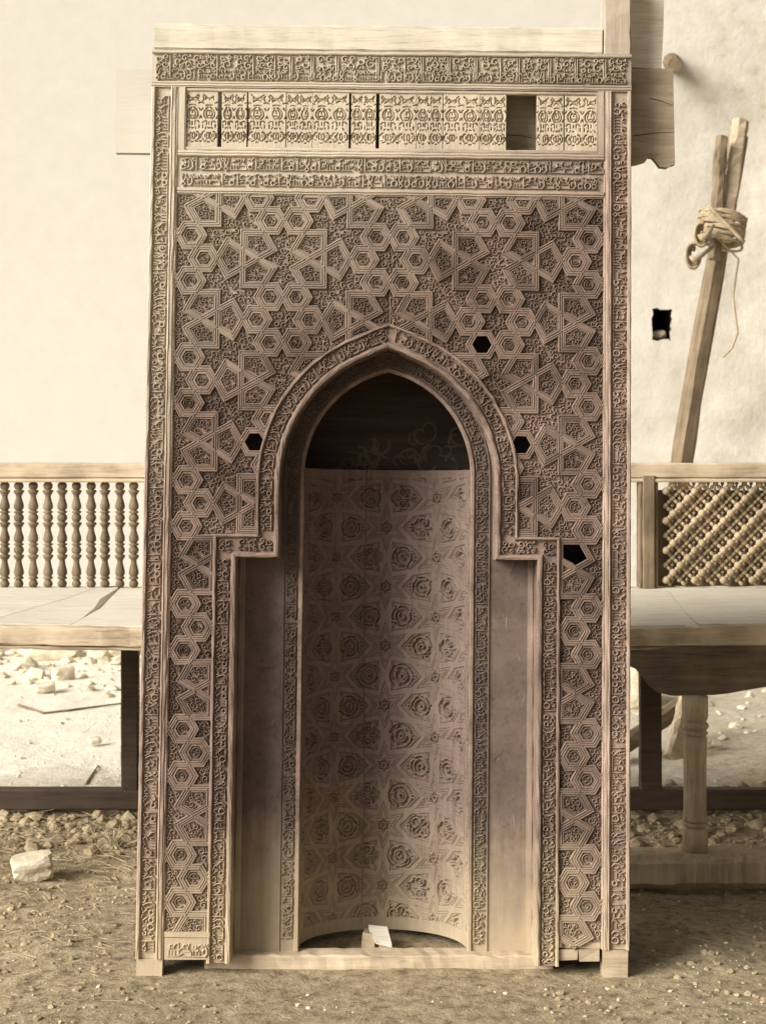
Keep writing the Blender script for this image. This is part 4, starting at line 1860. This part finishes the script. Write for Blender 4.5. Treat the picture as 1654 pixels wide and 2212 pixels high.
G = 'stone blocks lying in the yard beyond the bench'
for k, (x, y, wd, hd, lab, rz, bk) in enumerate([
        (138, 1468, .062, .042, 'squared stone block standing among rubble, seen in the gap under the left of the bench', .5, .85),
        (98, 1492, .058, .024, 'low flat stone in the rubble left of the squared block', .3, .7),
        (120, 1418, .16, .035, 'long low stone course at the back of the rubble, far left under the bench', .0, .9),
        (212, 1424, .065, .03, 'flat stone at the back of the rubble, right of the long stone course', -.2, .8),
        (284, 1424, .06, .035, 'dark-faced stone at the back of the rubble, next to the left underframe post', .2, .8),
        (205, 1606, .03, .016, 'small dark stone alone on the pale dust', .4, .5),
        (138, 1703, .012, .008, 'tiny stone on the pale dust just above the left rear rail', .4, .5)]):
    p = gpt(x, y)
    rock('stone_block', (p.x, p.y, hd * .7), (wd, wd * .8, hd), 30 + k, M['stone'], lab, 'stone', G, 3, bk, rz)
p = gpt(70, 1905)
rock('building_stone', (p.x - .012, p.y + .06, .03), (.07, .06, .038), 77, M['stone'], 'large pale building stone on the ground at the left, in front of the straw', 'stone', None, 3, .9, .25)
p = gpt(172, 2020)
rock('pebble', (p.x, p.y, .006), (.016, .012, .01), 78, M['stone'], 'single white pebble on the earth at the lower left', 'pebble')
p = gpt(1372, 1520)
rock('pale_boulder', (p.x, p.y, .08), (.12, .1, .13), 79, M['stone'], 'tall pale boulder seen between the niche and the right underframe post', 'stone', None, 3, .3, .2)
for k, (x, y, sz) in enumerate([(1545, 1740, .022), (1548, 1612, .026), (1570, 1560, .04), (1535, 1580, .03), (1588, 1690, .02), (1500, 1830, .014), (1415, 1790, .02), (1575, 1520, .05)]):
    p = gpt(x, y)
    if k in (0, 1):
        rock('yard_stone', (p.x, p.y, sz * .4), (sz, sz * .8, sz * .6), 90 + k, M['stone'],
             ['round white stone right of the turned leg, lower of the two', 'flat white stone right of the turned leg, upper of the two'][k], 'stone', 'white stones right of the turned leg')

# rubble, clods and straw: nobody could count them
ico = bmesh.new()
bmesh.ops.create_icosphere(ico, subdivisions=1, radius=1)
IV = [v.co.copy() for v in ico.verts]
IF = [tuple(v.index for v in f.verts) for f in ico.faces]
ico.free()


def scatter(name, mat, n, region, smin, smax, seed, flat=.6, keep=None):
    rnd = random.Random(seed)
    mb = MB()
    k = 0
    while k < n:
        x, y = rnd.uniform(region[0], region[1]), rnd.uniform(region[2], region[3])
        if keep and not keep(x, y, rnd):
            continue
        k += 1
        s = smin * (smax / smin) ** (rnd.random() ** 2.2)
        q = Matrix.Rotation(rnd.uniform(0, 6.28), 3, 'Z') @ Matrix.Rotation(rnd.uniform(-.4, .4), 3, 'X')
        z = ground_z(x, y)
        vs = []
        for v in IV:
            p = v * (1 + rnd.uniform(-.25, .25))
            p = q @ Vector((p.x * s * rnd.uniform(.9, 1.1), p.y * s, p.z * s * flat))
            vs.append((x + p.x, y + p.y, z + p.z + s * .2))
        mb.add(vs, IF)
    o = mb.build(name, mat, None, stuff=True)
    return o


def not_niche(x, y, rnd):
    return not (abs(x) < .64 and -.06 < y < .45)


scatter('rubble', M['stone'], 520, (-2.4, -.2, 4.1, 5.95), .012, .07, 1, .55, lambda x, y, r: r.random() < (.15 + max(0, (y - 4.1)) * .6))
scatter('rubble', M['stone'], 260, (.5, 2.6, 2.3, 5.9), .01, .06, 2, .6, lambda x, y, r: r.random() < .3 + .15 * (y - 2.3))
scatter('soil_clods', M['clod'], 5200, (-1.5, 1.5, -.5, 2.1), .002, .011, 3, .7, lambda x, y, r: not_niche(x, y, r) and abs(x) > .35)
scatter('soil_clods', M['clod'], 420, (-1.5, -.5, 1.25, 1.95), .008, .035, 8, .75)
scatter('soil_clods', M['clod'], 320, (.62, 1.4, 1.1, 2.2), .008, .032, 9, .75)
scatter('gravel', M['stone'], 900, (-1.6, 1.6, -.4, 2.6), .002, .007, 4, .7, not_niche)
scatter('lime_dust_lumps', M['stone'], 300, (-2.2, -.3, 1.9, 4.6), .003, .014, 5, .6)


def straw(name, n, region, seed, lmin, lmax, keep=None, up=.25):
    rnd = random.Random(seed)
    mb = MB()
    k = 0
    while k < n:
        x, y = rnd.uniform(region[0], region[1]), rnd.uniform(region[2], region[3])
        if keep and not keep(x, y, rnd):
            continue
        k += 1
        L = rnd.uniform(lmin, lmax)
        a = rnd.uniform(0, 6.28)
        e = rnd.uniform(0, up)
        z = ground_z(x, y) + .004
        p0 = (x, y, z)
        p1 = (x + L * .5 * cos(a) * cos(e), y + L * .5 * sin(a) * cos(e), z + L * .5 * sin(e) + .0006)
        p2 = (x + L * cos(a + .03) * cos(e), y + L * sin(a + .03) * cos(e), z + L * sin(e))
        mb.tube([p0, p1, p2], rnd.uniform(.0005, .0012), 3, False)
    return mb.build(name, M['straw'], None, stuff=True)


straw('straw_litter', 620, (-1.3, -.5, 1.05, 2.05), 1, .02, .13)
straw('straw_litter', 520, (-1.3, -.5, -.2, 1.3), 2, .01, .05, not_niche)
straw('straw_litter', 420, (.55, 1.4, .2, 2.1), 3, .01, .06, not_niche)
# a dry tuft and standing stalks left of the niche
rnd = random.Random(9)
for nm, (x, y), n, lab in (('dry_tuft', (252, 1815), 40, 'pale dry grass tuft on the ground left of the niche'),
                           ('dry_stalks', (212, 1800), 9, 'few upright dry stalks left of the pale tuft')):
    p = gpt(x, y + 15)
    mb = MB()
    for k in range(n):
        a, e, L = rnd.uniform(0, 6.28), rnd.uniform(.35, 1.4), rnd.uniform(.03, .075)
        b = Vector((rnd.uniform(-.02, .02), rnd.uniform(-.02, .02), 0))
        mb.tube([b, b + Vector((L * .5 * cos(a) * cos(e), L * .5 * sin(a) * cos(e), L * .6 * sin(e))),
                 b + Vector((L * cos(a) * cos(e), L * sin(a) * cos(e), L * sin(e)))], [.0022, .0018, .0007], 3, False)
    o = mb.build(nm, M['straw'])
    o.location = (p.x, p.y, 0)
    tag(o, lab, 'dry grass')

for k, (pl, rr, lab) in enumerate([
        ([(40, 1522), (95, 1540), (150, 1536), (205, 1524), (262, 1516)], .006, 'long thin branch lying across the pale dust under the left of the bench'),
        ([(186, 1692), (198, 1676), (212, 1652)], .0045, 'short thin stick pointing away on the pale dust, left of the underframe post')]):
    mb = MB()
    pts = [gpt(*q) for q in pl]
    mb.tube([p + Vector((0, 0, rr * .8 + ground_z(p.x, p.y))) for p in pts], [rr * (1 - .5 * i / len(pts)) for i in range(len(pts))], 6)
    tag(mb.build('dry_stick', M['pole'], None), lab, 'stick')

# ================================================================== the long bench behind
BF, BB_ = 5.10 - D0, 6.04 - D0
ZS = .742
bench = empty('bench', (0, BF, 0))
tag(bench, 'long pale wooden bench behind the niche with turned balusters and a lattice back', 'bench')
bench_inv = Vector((0, BF, 0))


def bpart(o):
    o.parent = bench
    o.matrix_parent_inverse = Matrix.Translation(-bench_inv)
    return o


sag = lambda x, y: -.016 * max(0, 1 - (x / 1.25) ** 2) * (1 - (y - BF) / (BB_ - BF) * .8)
X0, X1 = -1.75, 1.85


def seat_board(poly, name='seat_board'):
    """a board cut to an outline seen from above"""
    mb = MB()
    n = len(poly)
    rnd = random.Random(int(poly[0][0] * 100))
    top = [(x, y, ZS + sag(x, y)) for x, y in poly]
    bot = [(x, y, ZS - .03 + sag(x, y)) for x, y in poly]
    mb.add(top + bot, [tuple(range(n)), tuple(range(2 * n - 1, n - 1, -1))] + [(i, i + n, (i + 1) % n + n, (i + 1) % n) for i in range(n)])
    o = mb.build(name, M['seat'])
    bpart(o)


def gs(x, y):      # point of the seat surface seen at view position
    Y = (EYE - ZS) * F / (y - 850)
    return ((x - 827) / F * Y, Y - D0)


c0, c1, c2, c3 = gs(266, 1264), gs(236, 1292), gs(218, 1310), gs(178, 1331)
fr, bk = BF + .01, BB_ + .02
cl, cr = [c0, c1, c2, c3], [(c0[0] - .003, c0[1]), (c1[0] - .030, c1[1] + .01), (c2[0] - .020, c2[1] + .006), (c3[0] - .002, c3[1])]
s0 = [gs(1440, 1272), gs(1462, 1300), gs(1482, 1322), gs(1512, 1350)]
seat_board([(X0, fr), (-1.14, fr), (-1.0, 1.55), (-.96, bk), (X0, bk)])
seat_board([(-1.137, fr), (c3[0] - .012, fr), cr[3], cr[2], cr[1], cr[0], (c0[0] - .003, bk), (-.957, bk), (-.997, 1.55)])
seat_board([(c3[0] - .010, fr), (.05, fr), (.05, bk), (c0[0], bk), cl[0], cl[1], cl[2], cl[3]])
seat_board([(.053, fr), (s0[3][0] - .03, fr), (s0[3][0], s0[3][1] + .02), s0[2], s0[1], s0[0], (s0[0][0] - .03, bk), (.053, bk)])
seat_board([(s0[3][0] + .012, fr + .02), (X1, fr), (X1, bk), (s0[0][0] - .027, bk), (s0[0][0] + .003, s0[0][1]), (s0[1][0] + .003, s0[1][1]), (s0[2][0] + .003, s0[2][1])])
bpart(rough_bar('front_edge', (X0, BF - .03, ZS - .054), (X1, BF + .008, ZS - .002), M['bench'], None, 90, .0022, 0, 31, sag))
bpart(rough_bar('front_fillet', (X0, BF - .022, ZS - .066), (X1, BF + .008, ZS - .0555), M['bench'], None, 90, .0015, 0, 32, sag))
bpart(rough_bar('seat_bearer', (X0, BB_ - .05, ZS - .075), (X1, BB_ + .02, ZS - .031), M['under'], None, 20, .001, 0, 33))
zr1, zr0 = 1.157, 1.108
bpart(rough_bar('back_rail', (X0, BB_ - .03, zr0), (X1, BB_ + .03, zr1), M['bench'], None, 40, .0012, 0, 34))
bpart(rough_bar('rail_fillet', (X0, BB_ - .036, zr0 - .014), (X1, BB_ + .03, zr0 - .0015), M['bench'], None, 40, .0008, 0, 35, bev=.003))

# turned balusters
r = .0155
hB = zr0 - .014 - ZS
bprof = []
seg = [(0, .62), (.012, .95), (.03, 1.03), (.05, .95), (.062, .75), (.068, 1.0), (.085, 1.0), (.09, .80), (.105, .95), (.125, 1.03), (.15, .98), (.18, .86), (.215, .76), (.24, .78), (.25, .92), (.262, .95), (.268, 1.05), (.285, 1.05), (.292, .74)]
unit = [(.0, .74), (.015, .92), (.035, 1.04), (.06, 1.0), (.08, .78), (.09, 1.0), (.103, 1.02), (.110, .76), (.118, .86), (.135, 1.02), (.165, 1.02), (.2, .88), (.235, .76), (.26, .78), (.268, .92), (.28, .92), (.285, 1.06), (.305, 1.06), (.31, .74)]
z = 0
prof = [(0, .72), (.012, .92), (.035, 1.0), (.055, .9), (.072, .72), (.078, .98), (.095, 1.0), (.1, .82), (.112, .92), (.13, 1.03), (.16, 1.0), (.2, .86), (.235, .76), (.258, .78), (.265, .93), (.275, .93), (.281, 1.05), (.3, 1.05), (.306, .74)]
for k in range(2):
    b = .306 + .3 * k - (0 if k == 0 else 0)
    prof += [(b + q * .97, rr) for q, rr in unit[1:]]
last = prof[-1][0]
prof += [(last + .012, .92), (last + .035, 1.0), (last + .055, .95), (last + .07, .74)]
zmax = prof[-1][0]
prof = [(q / zmax * hB, (1 + 1.7 * (rr - 1)) * r * 1.04) for q, rr in prof]
mb = MB()
mb.lathe(prof, 14)
bal = None
pitch = 31.1 / F * 6.04
xb0 = at(72, 1100, 6.04).x
nb = 0
for k in range(-4, 44):
    x = xb0 + k * pitch
    if (-.95 + .4 > x) or (x > .72 and x < .86):
        pass
    if k > 9 and x < .70:
        continue
    if x > .845:
        continue
    if bal is None:
        o = mb.build('baluster', M['turned'], None, smooth=True)
        bal = o.data
    else:
        o = link('baluster', bal)
    o.location = (x + RND.uniform(-.002, .002), BB_ + RND.uniform(-.002, .002), ZS - .001)
    o.rotation_euler = (0, 0, RND.uniform(0, 6.28))
    bpart(o)
# post between balusters and lattice
px0, px1 = at(1378, 1100, 6.02).x, at(1420, 1100, 6.02).x
po = rough_bar('back_post', (px0 + .012, BB_ - .040, ZS), (px1 - .012, BB_ + .03, zr0 + .008), M['pole'], None, 10, .0008, 2, 36)
bpart(po)
for a in (px0, px1 - .0118):
    bpart(rough_bar('post_fillet', (a, BB_ - .030, ZS), (a + .0115, BB_ + .025, zr0 - .015), M['pole'], None, 10, .0006, 2, 37, bev=.003))

# bobbin lattice
mb = MB()
lx0, lx1, lz0, lz1 = px1 + .004, 1.82, ZS, zr0 - .015
st = 15.2 / F * 6.04
ovoid = [(-1, .35), (-.8, .75), (-.35, 1.0), (0, 1.06), (.35, 1.0), (.8, .75), (1, .35)]


def bead(cx, cz, L, rr, dirx, dirz, yy, seg=8):
    n = len(ovoid)
    vs, fs = [], []
    for q, k in ovoid:
        for s in range(seg):
            a = 2 * pi * s / seg
            off = rr * k * cos(a)
            vs.append((cx + dirx * q * L - dirz * off, yy + rr * k * sin(a), cz + dirz * q * L + dirx * off))
    for i in range(n - 1):
        for s in range(seg):
            s2 = (s + 1) % seg
            fs.append((i * seg + s, i * seg + s2, (i + 1) * seg + s2, (i + 1) * seg + s))
    fs.append(tuple(range(seg))[::-1])
    fs.append(tuple((n - 1) * seg + s for s in range(seg)))
    mb.add(vs, fs)


q2 = sqrt(.5)
for i in range(-30, 60):
    for j in range(-30, 60):
        cx = lx0 + (i + j) * st * 1.02
        cz = lz0 + (i - j) * st * 1.05
        if not (lx0 < cx < lx1 and lz0 + .002 < cz < lz1 - .002):
            continue
        # large beads on rising diagonals; every other diagonal is fine turning
        big = j % 2 == 0
        if big:
            bead(cx, cz, .0125, .0118, q2, q2, BB_ - .012)
            bead(cx + st * .51, cz + st * .52, .0070, .0070, q2, q2, BB_ - .012, 6)
        else:
            bead(cx, cz, .0100, .0082, q2, q2, BB_ + .002, 6)
            bead(cx + st * .51, cz + st * .52, .0075, .0062, q2, q2, BB_ + .002, 6)
        bead(cx + st * .51, cz - st * .52, .0098, .0066, q2, -q2, BB_ - .001, 6)
        if cx + st < lx1:
            bead(cx + st * 1.02, cz, .0062, .0062, 1, 0, BB_ + .008, 6)
            bead(cx + st * 1.02, cz, .0150, .0036, 0, 1, BB_ + .010, 6)
bl_ = mb.build('bobbin_lattice', M['benchz'], None, smooth=True, stuff=True)
bpart(bl_)
# boards that close the back of the lattice, short of the top
bpart(rough_bar('lattice_backing', (lx0 - .02, BB_ + .022, ZS), (1.82, BB_ + .030, lz1 - .028), M['pole'], None, 20, .002, 0, 39))
# stiles closing the lattice at its far end
bpart(rough_bar('back_post', (1.822, BB_ - .03, ZS), (1.88, BB_ + .03, zr0 + .008), M['benchz'], None, 10, .0008, 2, 38))

# underframe
zf0, zf1 = .018, .084
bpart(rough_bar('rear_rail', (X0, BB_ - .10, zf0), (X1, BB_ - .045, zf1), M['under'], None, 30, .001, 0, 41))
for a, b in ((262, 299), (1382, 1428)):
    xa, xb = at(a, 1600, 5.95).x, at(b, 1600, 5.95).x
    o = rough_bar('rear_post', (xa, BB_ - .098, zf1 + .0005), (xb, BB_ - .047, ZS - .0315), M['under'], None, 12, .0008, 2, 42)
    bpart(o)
# front: apron, turned leg and floor beam on the right
ap = [(1300, 1408), (1362, 1408), (1450, 1398), (1600, 1392), (1690, 1390), (1690, 1478), (1604, 1492), (1572, 1498), (1545, 1501), (1500, 1503), (1450, 1503), (1418, 1496), (1400, 1480), (1384, 1458), (1370, 1444), (1352, 1437), (1300, 1437)]
mb = MB()
mb.plate([(lambda q: (q.x, q.z))(at(x, y, 5.075)) for x, y in ap][::-1], -(5.105 - D0), -(5.075 - D0))
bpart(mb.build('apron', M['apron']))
lx = at(1500, 1600, 5.06).x
zl1, zl0 = at(0, 1503.5, 5.06).z, at(0, 1838, 5.06).z
hL = zl1 - zl0
lp = [(0, .036), (.10, .036), (.145, .0345), (.155, .0262), (.165, .0345), (.175, .0375), (.185, .0340), (.19, .0262), (.2, .0372), (.215, .0348), (.23, .0338), (.25, .0325), (.45, .0318), (.68, .0330), (.735, .0338), (.745, .0262), (.752, .0335), (.762, .0365), (.775, .0335), (.782, .0285), (.79, .0350), (.81, .0392), (.83, .0350), (.838, .0262), (.845, .0335), (.87, .0362), (.92, .0372), (1.0, .0365)]
mb = MB()
mb.lathe([(zl0 + q * hL, rr) for q, rr in lp], 20, lx, 5.06 - D0)
bpart(mb.build('turned_leg', M['benchz'], None, smooth=True))
mb = MB()
mb.lathe([(zl0 + q * hL, rr) for q, rr in lp], 20, -1.52, 5.06 - D0)
bpart(mb.build('turned_leg', M['benchz'], None, smooth=True))
bpart(rough_bar('floor_beam', (.35, 5.0 - D0, .012), (X1, 5.12 - D0, zl0 + .001), M['benchz'], None, 40, .003, 0, 43, lambda x, y: .008 * (x - .9), .02))
bpart(rough_bar('floor_beam', (X0, 5.0 - D0, .0), (-1.42, 5.12 - D0, zl0 + .001), M['benchz'], None, 10, .003, 0, 44, None, .02))

# ================================================================== timber beyond the bench, and the lashed poles
def beam(name, p, q, a, b, mat, label, cat, group=None, twist=0.0, seed=0, taper=1.0):
    """a squared timber from p to q"""
    p, q = Vector(p), Vector(q)
    t = (q - p).normalized()
    n = t.cross(Vector((0, 1, 0))).normalized()
    m_ = t.cross(n)
    L = (q - p).length
    o = rough_bar(name, (-a / 2, -b / 2, 0), (a / 2, b / 2, L), mat, None, 14, .004, 2, seed, None, min(a, b) * .28)
    for v in o.data.vertices:
        k = 1 + (taper - 1) * v.co.z / L
        v.co.x *= k
        v.co.y *= k
        v.co.x += .012 * sin(v.co.z * 2.1 + seed)
    R = Matrix((n, m_, t)).transposed().to_4x4() @ Matrix.Rotation(twist, 4, 'Z')
    o.matrix_world = Matrix.Translation(p) @ R
    tag(o, label, cat, group)
    return o


beam('squared_beam', at(1330, 1622, 6.75), at(1500, 1500, 7.3), .075, .06, M['pole'], 'squared beam propped at a slant behind the right underframe post', 'beam', None, .6, 3)
beam('short_plank', at(1448, 1640, 6.85), at(1484, 1500, 7.05), .085, .04, M['rawdark'], 'short plank standing on end behind the turned leg', 'plank', None, .5, 4)

Yp = 8.7
beam('leaning_pole', at(1398, 1474, 8.65), at(1590, 292, 9.05), .105, .085, M['pole'], 'thick squared pole leaning against the wall at the right', 'pole', 'lashed poles', .35, 5, .9)
beam('leaning_pole', at(1540, 560, 8.75), at(1562, 296, 8.85), .058, .05, M['pole'], 'short thin pole lashed on the left of the thick pole', 'pole', 'lashed poles', .2, 6)
beam('leaning_pole', at(1566, 520, 8.80), at(1603, 262, 8.95), .075, .06, M['rawdark'], 'paler pole lashed on the right of the thick pole', 'pole', 'lashed poles', .2, 7)
# rope lashing
c = at(1556, 495, 8.76)
ax = (at(1602, 150, 9.2) - at(1398, 1474, 8.65)).normalized()
nx = ax.cross(Vector((0, 1, 0))).normalized()
mx = ax.cross(nx)
mb = MB()
pts = []
for k in range(260):
    a = k / 260 * 2 * pi * 15
    z = (k / 260 - .5) * .15 + .012 * sin(k * .5)
    pts.append(c + ax * z + nx * (.115 * cos(a)) + mx * (.105 * sin(a)))
mb.tube(pts, .0068, 6)
pts = [c + ax * (.07 - .15 * t) + nx * (.10 - .2 * t) + mx * .118 for t in [i / 6 for i in range(7)]]
mb.tube(pts, .010, 6)
pts = [c + nx * .115 + ax * .03, at(1594, 560, 8.7), at(1582, 640, 8.7), at(1592, 720, 8.7), at(1580, 752, 8.7), at(1560, 772, 8.7)]
mb.tube(pts, .006, 6)
o = mb.build('rope_lashing', M['rope'], None, smooth=True)
tag(o, 'rope wound round the leaning poles with a loose end hanging down', 'rope')
# hanks of rope hanging on the left of the poles
for k, (cx, cy, rw, rh_, lab) in enumerate([(1514, 506, 19, 25, 'upper loop of rope hanging left of the lashing'), (1496, 552, 20, 27, 'lower rope hank hanging below the upper loop, left of the poles')]):
    mb = MB()
    for t in range(7):
        pts = []
        for i in range(15):
            a = pi * .35 + (2 * pi - pi * .4) * i / 14
            q = at(cx + (rw - t * 1.9 + 3 * sin(t * 2.3)) * cos(a) * .8, cy - (rh_ - t * 2.1 + 4 * sin(t * 1.7)) * sin(a), 8.58 + .012 * t)
            pts.append(q)
        mb.tube(pts, .0062, 6)
    pts = [at(cx - rw * .3, cy + rh_ * .1, 8.57), at(cx, cy + rh_ * .35, 8.55), at(cx + rw * .5, cy + rh_ * .2, 8.57), at(1540, cy - 20, 8.62)]
    mb.tube(pts, [.008, .016, .014, .008], 8)
    o = mb.build('rope_hank', M['rope'], None, smooth=True)
    tag(o, lab, 'rope', 'rope hanks on the poles')
# timber end added where the wall has a dark recess, above the notched board
mb = MB()
p0 = at(1436, 148, 10.42)
mb.tube([at(1448, 132, 10.6), at(1450, 134, 10.3), at(1456, 139, 10.12)], [.05, .052, .04], 10)
o = mb.build('added_timber_end', M['pole'], None)
tag(o, 'timber end added in place of a dark wall recess above the notched board', 'timber')
